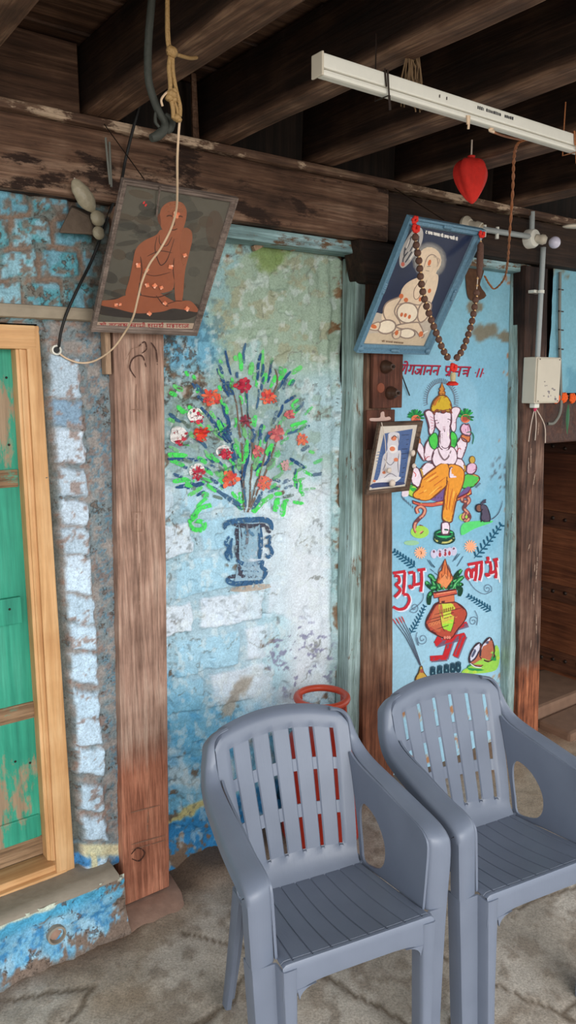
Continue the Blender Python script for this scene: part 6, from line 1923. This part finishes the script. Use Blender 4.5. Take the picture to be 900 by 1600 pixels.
random.seed(5)
x = .50
for k in range(22):
    w_ = random.uniform(.003, .006)
    if k not in (4, 15, 16):
        ly.poly([(x, .002), (x + w_, .002), (x + w_, .0022 + random.uniform(.005, .008)), (x, .0095)], (40, 40, 44), False)
    x += w_ + .0018
for x_ in (.36, .385): ly.poly([(x_, 0), (x_ + .004, 0), (x_ + .004, .008), (x_, .006)], (60, 50, 46), False)
decal(cs, ly, M['wet'])
for x_ in (592, 890):
    u = uvn(zp(x_, 132 if x_ < 700 else 222, ZT))[0]
    lp = [W(u, ZT + .022, un + .02), W(u + .006, ZT - .03, un + .02), W(u, ZT - .032, un - .02), W(u, ZT + .024, un - .021), W(u, ZT + .022, un + .02)]
    obj('tie_wire', MB().tube(lp, .0022, 6).tube([lp[1], lp[1] - ZA * .03 + UA * .004], .003, 5).tube([W(u - .008, ZT + .024, un + .019), W(u - .004, ZT - .014, un + .021)], .002, 5).tube([lp[3], W(u, JZ0 + .03, un - .02)], .0018, 5), M['twist'] if x_ > 700 else M['iron'], root, smooth=60)
u = uvn(zp(706, 176, ZT))[0]
obj('dangling_clip', MB().tube([W(u, ZT - .02, un + .018), W(u + .004, ZT - .04, un + .016)], .004, 6).tube([W(u + .006, ZT - .02, un + .018), W(u + .008, ZT - .05, un + .014)], .003, 6), M['wwire'], root)
# its brown twisted flex and a white stub
ca = [W(uvn(zp(755, 193, ZT))[0], ZT - .018, un), P(765, 203, un), P(771, 206, un - .01)]
root = thing('twisted_cable', 'brown twisted wire drooping from the white tube light down to the deity panel', 'cable', ca[-1])
obj('white_stub', MB().tube(ca, .004, 7, smooth=4), M['wwire'], root, smooth=60)
nn = lambda t: un - .01 + (NR + .03 - un + .01) * t
cp_ = [(770, 206, 0), (790, 213, .05), (815, 218, .1), (840, 219, .12)]
obj('wire', MB().tube([P(x, y, nn(t)) for x, y, t in cp_], .0034, 6, smooth=5), M['twist'], root, smooth=60)
cp_ = [(820, 219, .1), (808, 226, .12), (803, 250, .2), (801, 300, .35), (796, 370, .55), (793, 410, .75), (788, 435, .88), (774, 451, .97), (766, 446, .98), (757, 431, 1)]
pp = catmull([P(x, y, nn(t)) for x, y, t in cp_], n=14)
tw = [[], []]
for i, p in enumerate(pp):
    for q in (0, 1):
        t = i * .9 + q * math.pi
        tw[q].append(p + .0028 * (math.cos(t) * UA + math.sin(t) * NA))
mb = MB()
for q in (0, 1):
    mb.tube(tw[q], .0028, 5)
obj('wire', mb, M['twist'], root, smooth=60)

# red cloth bundle tied to the joist
c_ = P(735, 282, .42)
root = thing('cloth_bundle', 'red cloth bundle hanging from the dark ceiling above the blue picture', 'bundle', c_)
mb = MB()
K, S = 15, 22
vs, fs = [], []
for i in range(K + 1):
    f = i / K
    r = .060 * (math.sin(math.pi * min(1, f) ** .62) ** .7) * (1 - .1 * f) + .004
    for k in range(S):
        t = 2 * math.pi * k / S
        rr = r * (1 + .13 * math.sin(5 * t + 2 * f) + .06 * math.sin(9 * t))
        vs.append(c_ + UA * rr * math.cos(t) + NA * rr * math.sin(t) * .8 + ZA * (.072 - .146 * f) + UA * .012 * f * f)
for i in range(K):
    for k in range(S):
        fs.append((i * S + k, i * S + (k + 1) % S, (i + 1) * S + (k + 1) % S, (i + 1) * S + k))
fs += [tuple(range(S)), tuple(K * S + k for k in range(S - 1, -1, -1))]
obj('wrapped_cloth', mb.add(vs, fs), M['red'], root, smooth=80)
obj('tie_string', MB().tube([c_ + ZA * .07, c_ + ZA * .13, c_ + ZA * .13 + ZA * (JZ0 + .02 - c_[2] - .13)], .003, 6), M['thread'], root)
obj('knot', MB().lathe(c_ + ZA * .062, ZA, [(.014, 0), (.018, .004), (.012, .010), (.014, .016), (.004, .02)], 12), M['red'], root, smooth=60)
e_ = P(700, 262, .03)
tag(obj('cloth_scrap', MB().blob(e_, UA * .045, ZA * .012, NA * .012, 12, 6, jit=.15), M['red'], smooth=60), 'small dull red cloth scrap lying on the beam, left of the red bundle', 'cloth')

# old hose, yellow rope, white wire
hn = .66
hp = [(238, -30), (237, 0), (232, 60), (231, 110), (234, 135), (242, 160), (250, 178), (257, 190), (256, 202), (246, 212), (236, 216)]
root = thing('old_hose', 'dark grey perished hose with hooked end, hanging left of the yellow rope', 'hose', P(240, 216, hn))
hw = [P(x, y, hn) for x, y in hp]
obj('hose', MB().tube(hw, [.0085] * 8 + [.0105, .0105, .0085], 10, smooth=5), M['hose'], root, smooth=70)
obj('split_end', MB().tube([P(243, 176, hn), P(243, 190, hn), P(249, 199, hn + .005)], [.003, .004, .003], 6, smooth=4).tube([P(258, 178, hn), P(268, 188, hn), P(266, 200, hn), P(262, 208, hn)], [.004, .009, .009, .003], 7, smooth=4), M['hose'], root, smooth=70)
rn = .70
root = thing('yellow_rope', 'yellow nylon rope knotted to the joist, right of the dark hose', 'rope', P(275, 190, rn))
rp_ = lambda pts: [P(x, y, rn) for x, y in pts]
obj('rope', MB().tube(rp_([(261, -30), (261, 0), (261, 50), (263, 72), (267, 82)]), .0042, 8, smooth=5).tube(rp_([(263, -30), (263, 30), (265, 70), (269, 82)]), .003, 8, smooth=5), M['yrope'], root, smooth=60)
obj('knot', MB().blob(P(269, 81, rn + .004), UA * .013, ZA * .012, NA * .011, 10, 6, jit=.15), M['yrope'], root, smooth=70)
obj('side_loop', MB().tube(rp_([(270, 83)]) + [P(285, 88, rn - .02), P(298, 91, rn - .05), P(307, 90, rn - .09)], .004, 8, smooth=4), M['yrope'], root, smooth=60)
obj('strands', MB().tube(rp_([(267, 83), (264, 105), (266, 130), (266, 150), (270, 168), (271, 185)]), .005, 8, smooth=5).tube(rp_([(270, 83), (270, 110), (275, 140), (281, 165), (281, 182)]), .0046, 8, smooth=5).tube(rp_([(268, 150), (276, 168), (278, 186)]), .0035, 7, smooth=5), M['yrope'], root, smooth=60)
mb = MB()
for x, y, r in ((268, 148, .012), (264, 153, .010), (271, 156, .009), (276, 184, .010), (279, 187, .008), (272, 142, .008)):
    mb.blob(P(x, y, rn), UA * r, ZA * r * .8, NA * r, 9, 6, jit=.2)
obj('lower_knot', mb, M['yrope'], root, smooth=70)
obj('pale_tail', MB().tube(rp_([(265, 142), (258, 147), (252, 156), (254, 166)]), .0026, 6, smooth=5), M['wwire'], root, smooth=60)
wp = [(281, 184, rn), (279, 210, rn - .02), (277, 250, rn - .06), (277, 300, rn - .14), (275, 330, rn - .2), (266, 360, rn - .25), (250, 390, rn - .29), (234, 412, rn - .33), (222, 440, rn - .37), (215, 468, rn - .41), (208, 495, rn - .46), (196, 518, .16), (176, 545, .1), (150, 563, .03), (126, 567, .0), (104, 560, -.01), (89, 549, -.02)]
tag(obj('white_wire', MB().tube([P(*q) for q in wp], .0028, 7, smooth=6), M['wwire'], smooth=60), 'thin off-white wire hanging from the yellow rope across the orange portrait', 'wire')
bp_ = [(219, 160, .08), (207, 205, .075), (196, 250, .06), (189, 285, .03), (172, 330, .02), (158, 370, .01), (142, 410, .0), (122, 450, .01), (104, 490, .01), (95, 520, .0), (92, 540, -.01), (88, 547, -.03)]
tag(obj('black_cable', MB().tube([P(*q) for q in bp_], .0045, 7, smooth=6), M['black'], smooth=60), 'black cable running from behind the orange portrait to a brick wall hole', 'cable')
for k, pts in enumerate(([(165, 215), (168, 250), (172, 288)], [(171, 222), (172, 250), (174, 292)])):
    o = obj('thin_strip', MB().tube([P(x, y, .06) for x, y in pts], .0035, 6), M['grey'], smooth=60)
    tag(o, ['thin grey strip hanging on the beam left of the orange portrait, the outer of two', 'thin grey strip hanging on the beam left of the orange portrait, the inner of two'][k], 'strip', 'grey strips beside the portrait')
u, v = PUV(88, 547, -.015)
root = thing('cable_sleeve', 'white round sleeve in the brick wall where the black cable enters', 'pipe', W(u, v, -.03))
obj('sleeve_ring', MB().lathe(W(u, v, -.045), NA, [(.014, 0), (.015, .034), (.011, .036), (.0095, .03)], 16), M['white'], root, smooth=40)
obj('dark_bore', MB().lathe(W(u, v, -.03), NA, [(.0095, 0), (.009, .018)], 12), M['black'], root)
u, v = PUV(88, 1460, .07)
root = thing('drain_pipe', 'round grey pipe end set in the blue wall below the door', 'pipe', W(u, v, .06))
obj('pipe_ring', MB().lathe(W(u, v, .03), NA, [(.03, 0), (.03, .048), (.024, .05), (.0225, .02)], 20), M['sill'], root, smooth=40)
obj('mortar_plug', MB().lathe(W(u, v, .035), NA, [(.0225, 0), (.021, .03), (.01, .033)], 16), M['stone'], root, smooth=40)
# dusty wrapped bundles hanging left of the portrait
root = thing('hanging_charm', 'string of three dusty wrapped pods hanging left of the orange portrait', 'charm', P(150, 378, .05))
obj('string', MB().tube([P(116, 278, .05), P(130, 305, .055), P(148, 335, .055), P(156, 365, .055)], .002, 5), M['thread'], root)
for x0, y0, x1, y1, r in ((115, 281, 146, 330, .026), (146, 330, 159, 352, .022), (150, 354, 158, 374, .018)):
    a, b = P(x0, y0, .06), P(x1, y1, .06)
    ax = (b - a) / 2
    s_ = np.cross(ax / np.linalg.norm(ax), NA)
    obj('pod', MB().blob((a + b) / 2, s_ * r, NA * r * .7, ax * 1.05, 12, 9, jit=.1), M['pod'], root, smooth=80)
# flat stone poking out of the brickwork
o = obj('corbel_stone', MB().hexa([P(96, 366, .05), P(148, 368, .05), P(150, 366, -.06), P(96, 362, -.06)], [P(112, 320, .04), P(140, 334, .045), P(146, 330, -.06), P(108, 316, -.06)]), M['mud'], bevel=.008, rough=.014, rscale=14)
tag(o, 'dark rough stone sticking out of the brick wall behind the hanging pods', 'stone')
# wisps of dry grass caught on the joist
mb = MB()
random.seed(4)
for k in range(26):
    a = P(640 + random.uniform(-4, 14), 78 + random.uniform(0, 8), .86)
    b = a - ZA * random.uniform(.06, .14) + UA * random.uniform(-.025, .02) + NA * random.uniform(-.02, .02)
    mb.tube([a, (a + b) / 2 + UA * random.uniform(-.012, .012), b], .0016, 4)
o = obj('dry_grass', mb, M['plume'])
o['kind'] = 'stuff'
tag(o, 'tuft of dry grass hanging from the joist behind the white tube', 'grass')

# ================================================================== GAS CYLINDER BEHIND THE CHAIRS
R_ = .158
gnn = NC + .035 + R_
za, zb = .4, .9
for _ in range(40):                      # how high the ring stands when the body touches the wall
    zm = (za + zb) / 2
    if uvn(ground(503, 1090, zm))[2] < gnn:
        za = zm
    else:
        zb = zm
GZ = zm
gu = uvn(ground(503, 1090, GZ))[0]
gc = W(gu, 0, gnn)
root = thing('gas_cylinder', 'red gas cylinder with ring handle standing behind the left chair', 'gas cylinder', gc)
bz = lambda z: gc + ZA * z
g0 = GZ - .60
prof = [(.10, .012), (R_ * .9, .03), (R_, .07), (R_, .36 + g0), (R_ * .95, .40 + g0), (R_ * .8, .44 + g0), (R_ * .5, .468 + g0), (.03, .478 + g0)]
obj('body', MB().lathe(bz(0), ZA, prof, 28), M['redgas'], root, smooth=50)
obj('foot_ring', MB().lathe(bz(0), ZA, [(.105, .0), (.108, .04), (.1, .04), (.098, 0)], 24), M['redgas'], root, smooth=40)
tor = [bz(GZ) + .098 * (math.cos(t) * UA + math.sin(t) * NA) for t in np.linspace(0, 2 * math.pi, 33)]
obj('ring_handle', MB().tube(tor, .0135, 10, cap=False), M['ring'], root, smooth=60)
for t in (0.15, 2.25, 4.3):
    dr = math.cos(t) * UA + math.sin(t) * NA
    sd = -math.sin(t) * UA + math.cos(t) * NA
    a, b = bz(.445 + g0) + dr * .105, bz(GZ - .002) + dr * .097
    obj('handle_stay', MB().hexa([a - sd * .022 - dr * .003, a + sd * .022 - dr * .003, a + sd * .022 + dr * .003, a - sd * .022 + dr * .003], [b - sd * .016 - dr * .003, b + sd * .016 - dr * .003, b + sd * .016 + dr * .003, b - sd * .016 + dr * .003]), M['ring'], root)
obj('valve', MB().lathe(bz(.475 + g0), ZA, [(.022, 0), (.022, .02), (.014, .024), (.014, .05), (.02, .052), (.02, .07), (.008, .074)], 12), M['brass'], root, smooth=40)
obj('weld_band', MB().lathe(bz(.2), ZA, [(R_ + .0005, 0), (R_ + .003, .003), (R_ + .003, .009), (R_ + .0005, .012)], 28), M['redgas'], root, smooth=30)

# ================================================================== CHAIRS
def grid_mesh(rows, skip=None):
    nr, nc = len(rows), len(rows[0])
    mb = MB()
    mb.v = [tuple(p) for r in rows for p in r]
    mb.f = [(j * nc + i, j * nc + i + 1, (j + 1) * nc + i + 1, (j + 1) * nc + i) for j in range(nr - 1) for i in range(nc - 1) if not (skip and skip(i, j))]
    mb.mi = [0] * len(mb.f)
    return mb
def shell(name, mb, th, parent, flip=False, ang=38):
    """give a moulded sheet its thickness"""
    me = bpy.data.meshes.new(name)
    me.from_pydata(mb.v, [], mb.f)
    bm = bmesh.new()
    bm.from_mesh(me)
    bmesh.ops.remove_doubles(bm, verts=bm.verts, dist=.0004)
    loose = [v for v in bm.verts if not v.link_faces]
    bmesh.ops.delete(bm, geom=loose, context='VERTS')
    bmesh.ops.recalc_face_normals(bm, faces=bm.faces)
    bm.normal_update()
    old = list(bm.faces)
    rim = [e for e in bm.edges if len(e.link_faces) == 1]
    pair = {v: bm.verts.new(v.co - v.normal * th) for v in list(bm.verts)}
    for f in old:
        bm.faces.new([pair[v] for v in reversed(f.verts)])
    for e in rim:
        a, b = e.verts
        bm.faces.new([b, a, pair[a], pair[b]])
    bmesh.ops.recalc_face_normals(bm, faces=bm.faces)
    bm.to_mesh(me)
    bm.free()
    me.materials.append(M['plastic'])
    me.polygons.foreach_set('use_smooth', [True] * len(me.polygons))
    me.set_sharp_from_angle(angle=math.radians(ang))
    o = bpy.data.objects.new(name, me)
    COL.objects.link(o)
    o.parent = parent
    return o
def lerp(a, b, t):
    return a + (b - a) * t
def ip(z, tab):
    return float(np.interp(z, [t[0] for t in tab], [t[1] for t in tab]))
SZF, SZR = .478, .425              # seat height front, rear
HB = [(.40, .180), (.45, .186), (.6, .200), (.72, .211), (.86, .213), (.9, .213)]     # half width of the back
def back_y(z, s):
    return .316 + (z - .42) * .32 + .05 * max(0, .5 - z) - .022 * s * s
_b = lambda z, d=0.0: back_y(z, 1) + d
ARM = [(.165, _b(.848, .008), .849), (.196, _b(.841, .004), .839), (.212, _b(.819), .819), (.2125, _b(.785), .785), (.2125, _b(.75, -.004), .75), (.214, _b(.716, -.04), .718), (.219, .21, .696), (.222, .11, .682), (.223, .045, .675), (.2235, .012, .663), (.224, -.002, .64), (.222, -.004, .58), (.219, -.004, .50), (.217, -.004, .46)]
ARMO = [(.166, _b(.851, .022), .852), (.204, _b(.841, .020), .842), (.228, _b(.818, .014), .818), (.239, _b(.78, .010), .78), (.251, _b(.742, .0), .744), (.265, _b(.711, -.04), .713), (.279, .21, .690), (.285, .11, .677), (.287, .045, .669), (.287, .006, .655), (.286, -.010, .632), (.284, -.014, .57), (.280, -.014, .50), (.278, -.014, .46)]
def make_chair(label, loc, yaw):
    root = thing('plastic_armchair', label, 'chair', (loc[0], loc[1], 0), 'grey plastic armchairs', yaw)
    # --- seat: dished plank-grooved sheet with rolled front and aprons
    xs = [-1.0, -.97]
    gx = [-.86 + 1.72 * k / 7 for k in range(8)]
    cols = [(-1.0, 0), (-.96, 0), (-.9, 0)]
    for g in gx:
        cols += [(g - .012, 0), (g - .006, 1), (g + .006, 1), (g + .012, 0)]
        cols += [(g + .085, 0), (g + .165, 0)] if g < .8 else []
    cols += [(.9, 0), (.96, 0), (1.0, 0)]
    cols = sorted(cols)
    rows = []
    def seat_pt(s, t, g, drop=0.0, fwd=0.0):
        y = lerp(-.045, .34, t) - fwd
        hw = lerp(.213, .186, t)
        z = lerp(SZF, SZR, t ** .9)
        z -= .012 * math.sin(math.pi * min(1, t * 1.1)) * (1 - s * s) + .010 * (1 - s * s) * t
        z -= .008 * max(0, (abs(s) - .94) / .06) ** 2
        return [s * hw, y, z - drop - (.0022 if g and t > .03 else 0)]
    for t, drop, fwd in [(0, .085, .004), (0, .07, .005), (0, .045, .004), (0, .02, .003), (0, .008, .0018), (.004, .002, .0), (.02, 0, 0), (.034, 0, 0), (.036, .0012, 0), (.044, .0012, 0), (.046, 0, 0), (.1, 0, 0), (.2, 0, 0), (.3, 0, 0), (.4, 0, 0), (.5, 0, 0), (.6, 0, 0), (.7, 0, 0), (.8, 0, 0), (.9, 0, 0), (1, 0, 0)]:
        r = []
        for s, g in cols:
            d = drop
            if drop > .03:                # arched lower edge of the front apron
                d = drop - (.022 * (1 - min(1, abs(s) / .86) ** 6)) * (drop - .03) / .055
            r.append(seat_pt(s, t, g, d, fwd))
        rows.append(r)
    shell('seat', grid_mesh(rows), .006, root)
    # side aprons of the seat
    # --- back: framed sheet with three rows of slots between five wide slats
    sc = []
    half = .76
    sw = .027
    cen = [-half + 2 * half * k / 5 for k in range(6)]
    sc += [(-1.0, 0), (-.97, 0), (-.92, 0), (-.86, 0), (-.82, 0)]
    for k, c_ in enumerate(cen):
        sc += [(c_ - sw, 0), (c_ + sw, 1)]     # flag 1: the cell left of this line is a slot
        if k < 5:
            sc += [(lerp(c_ + sw, cen[k + 1] - sw, f), 0) for f in (.07, .5, .93)]
    sc += [(.82, 0), (.86, 0), (.92, 0), (.97, 0), (1.0, 0)]
    ts = [0.0, .03, .06, .09, .115, .14]
    t0, t1 = .135, .865
    for k in range(3):
        a, b = lerp(t0, t1, [0, .37, .74][k]), lerp(t0, t1, [.265, .64, 1][k])
        ts += [a, lerp(a, b, .33), lerp(a, b, .66), b]
    tslot = [ts.index(lerp(t0, t1, q)) for q in (0, .37, .74)]
    ts += [.87, .89, .915, .94, .965, .985, 1.0]
    rows = []
    for t in ts:
        r = []
        for s, _ in sc:
            zt = .874 - .034 * s * s - .020 * (max(0, abs(s) - .86) / .14) ** 2
            z = lerp(.418, zt, t)
            hw = ip(z, HB)
            y = back_y(z, s)
            inside = abs(s) < .815 and t0 - .01 < t < t1 + .01
            if inside:
                y += .002 + (.004 if any(abs(abs(s - q) - sw) < 1e-6 for q in cen) else 0)
            if t > .95:
                y += .03 * ((t - .95) / .05) ** 2          # rolled top edge
                z -= .004 * ((t - .95) / .05) ** 2
            if t < .12:
                y -= .03 * ((.12 - t) / .12) ** 2
            r.append([s * hw * (1 - .0 * t), y, z])
        rows.append(r)
    slotcols = [i - 1 for i, (s, f) in enumerate(sc) if f]
    skip = lambda i, j: i in slotcols and any(q <= j < q + 3 for q in tslot)
    shell('backrest', grid_mesh(rows, skip), .008, root)
    # --- arms
    for sg in (-1, 1):
        mb = MB()
        A = catmull([np.array(p) for p in ARM], n=4)
        O = catmull([np.array(p) for p in ARMO], n=4)
        rows = []
        for i, (a, o) in enumerate(zip(A, O)):
            t = A[min(i + 1, len(A) - 1)] - A[max(i - 1, 0)]
            t = t / np.linalg.norm(t)
            lip = np.array([0, -t[2], t[1]])       # across the arm, away from its top face
            if lip[2] > 0 or (abs(lip[2]) < .3 and lip[1] < 0):
                lip = -lip
            lip = np.array([0, abs(t[2]), -abs(t[1])]) if True else lip
            m = (a + o) / 2 - lip * .004
            r = [a + lip * .012 + np.array([-.001, 0, 0]), a + lip * .003, lerp(a, o, .12) - lip * .002, m, lerp(a, o, .88) - lip * .002, o + lip * .004, o + lip * .016 + np.array([.001, 0, 0]), o + lip * .038 + np.array([.002, 0, 0])]
            rows.append([[sg * p[0], p[1], p[2]] for p in r])
        mb = grid_mesh(rows)
        # inner panel with the rounded opening at the back, in the y-z plane
        top = [(p[1] + .003, p[2] - .004) for p in A if .465 < p[2] < .735]
        outer = [(y, z) for y, z in top] + [(-.002, .462), (.08, .452), (.16, .442), (.24, .428)] + [(back_y(z, 1) - .002, z) for z in (.418, .46, .50, .54, .58, .62, .66, .70, .725)]
        hole = catmull([(.282, .437), (.297, .48), (.314, .54), (.317, .585), (.296, .606), (.240, .592), (.192, .548), (.180, .497), (.198, .460), (.245, .439)], True, 3)
        pts = [Vector(p) for p in outer] + [Vector((float(q[0]), float(q[1]))) for q in hole]
        no, nh = len(outer), len(hole)
        edges = [(i, (i + 1) % no) for i in range(no)] + [(no + i, no + (i + 1) % nh) for i in range(nh)]
        def inp(p, poly):
            c = False
            for i in range(len(poly)):
                x0, y0 = poly[i - 1]
                x1, y1 = poly[i]
                if (y0 > p[1]) != (y1 > p[1]) and p[0] < (x1 - x0) * (p[1] - y0) / (y1 - y0) + x0:
                    c = not c
            return c
        for gy in np.arange(.0, .4, .025):
            for gz in np.arange(.42, .86, .025):
                pts.append(Vector((gy, gz)))
        res = delaunay_2d_cdt(pts, edges, [], 0, 1e-5)
        vv, ff = res[0], res[2]
        def px3(y, z):
            xt = .2262 - .02 * max(0, (y - .1) / .3)
            f = min(1, max(0, (z - .42) / .25))
            return sg * (lerp(.196 + .014 * max(0, 1 - y / .34), xt, f ** .8))
        o_ = len(mb.v)
        mb.v += [(px3(p[0], p[1]), p[0], p[1]) for p in vv]
        for f in ff:
            cx = sum(vv[i][0] for i in f) / len(f)
            cz = sum(vv[i][1] for i in f) / len(f)
            if inp((cx, cz), outer) and not inp((cx, cz), [(q[0], q[1]) for q in hole]):
                mb.f.append(tuple(i + o_ for i in f))
        shell('armrest', mb, .007, root, ang=50)
    # --- legs: front ones are stepped channels, rear ones angles
    for sg in (-1, 1):
        rows = []
        for z, ox, ix, w1, w2, yy in ((.462, .280, .219, .050, .042, .0), (.40, .277, .217, .046, .040, -.001), (.30, .272, .214, .042, .036, -.004), (.2, .268, .212, .040, .033, -.007), (.1, .264, .210, .038, .031, -.011), (0, .260, .208, .036, .030, -.015)):
            y0 = -.014 + yy
            r = [(ox + .001, y0 + .05), (ox, y0 + .014), (ox - .003, y0 + .003), (ox - .010, y0), (ix + .006, y0), (ix + .001, y0 - .001), (ix, y0 - .007),
                 (ix - .003, y0 - .030), (ix - .006, y0 - .036), (ix - .012, y0 - .038), (ix - w2 + .004, y0 - .037), (ix - w2, y0 - .033), (ix - w2 - .002, y0 - .02), (ix - w2 - .002, y0 + .012)]
            rows.append([[sg * x, y, z] for x, y in r])
        # fillet between apron and leg
        mb = grid_mesh(rows)
        o_ = len(mb.v)
        cx, cz = .171, .376
        arc_ = [(cx - .0 - .045 + .045 * math.sin(q), cz + .032 * math.cos(q)) for q in np.linspace(0, math.pi / 2, 6)]
        yf = -.0505
        mb.v += [(sg * .178, yf, .405)] + [(sg * x, yf, z) for x, z in arc_]
        mb.f += [(o_, o_ + 1 + i, o_ + 2 + i) for i in range(5)]
        shell('leg', mb, .006, root, ang=45)
        rows = []
        for z, x, y, w in ((.432, .196, .335, .052), (.3, .199, .355, .05), (.15, .201, .385, .046), (0, .202, .42, .04)):
            r = [(x - .012, y - w), (x, y - w + .002), (x + .004, y - w + .008), (x + .004, y - .008), (x, y), (x - w * .9, y + .002)]
            rows.append([[sg * a, b, z] for a, b in r])
        shell('leg', grid_mesh(rows), .006, root, ang=45)
    return root
ch1 = make_chair('grey plastic armchair at left, standing in front of the red gas cylinder', (.163, 1.726), math.radians(24.6))
def copy_tree(o, parent=None):
    c = o.copy()
    COL.objects.link(c)
    if parent:
        c.parent = parent
    for q in list(o.children):
        copy_tree(q, c)
    return c
ch2 = copy_tree(ch1)
ch2.location = (.701, 1.981, 0)
ch2.rotation_euler = (0, 0, math.radians(26.4))
ch2['label'] = 'grey plastic armchair at right, standing in front of the deity panel'

# ================================================================== CAMERA, LIGHT, RENDER LOOK
cam = bpy.data.cameras.new('Camera')
cam.sensor_fit = 'VERTICAL'
cam.sensor_height = 36
cam.lens = FPX / 1600 * 36
cam.clip_start = .05
co = bpy.data.objects.new('Camera', cam)
COL.objects.link(co)
co.location = tuple(C0)
co.rotation_euler = (math.pi / 2 - PITCH, 0, 0)
SC.camera = co
wd = bpy.data.worlds.new('Sky')
SC.world = wd
wd.use_nodes = True
bg = wd.node_tree.nodes['Background']
bg.inputs['Color'].default_value = (.92, .97, 1.0, 1)
bg.inputs['Strength'].default_value = 2.0
def area(name, loc, target, sx, sy, power, col=(1, 1, 1)):
    l = bpy.data.lights.new(name, 'AREA')
    l.shape = 'RECTANGLE'
    l.size, l.size_y, l.energy, l.color = sx, sy, power, col
    o = bpy.data.objects.new(name, l)
    COL.objects.link(o)
    o.location = tuple(loc)
    d = Vector(tuple(np.asarray(target) - np.asarray(loc)))
    o.rotation_euler = d.to_track_quat('-Z', 'Y').to_euler()
    return o
area('open_sky', W(-1.2, 2.6, 6.2), W(.4, 1.0, 0), 4, 2.6, 260, (1, .97, .93))
SC.view_settings.view_transform = 'Standard'
SC.view_settings.look = 'None'
SC.view_settings.exposure = 0.0
SC.cycles.use_denoising = True
SC.cycles.max_bounces = 6
SC.cycles.transparent_max_bounces = 24
bpy.context.view_layer.update()
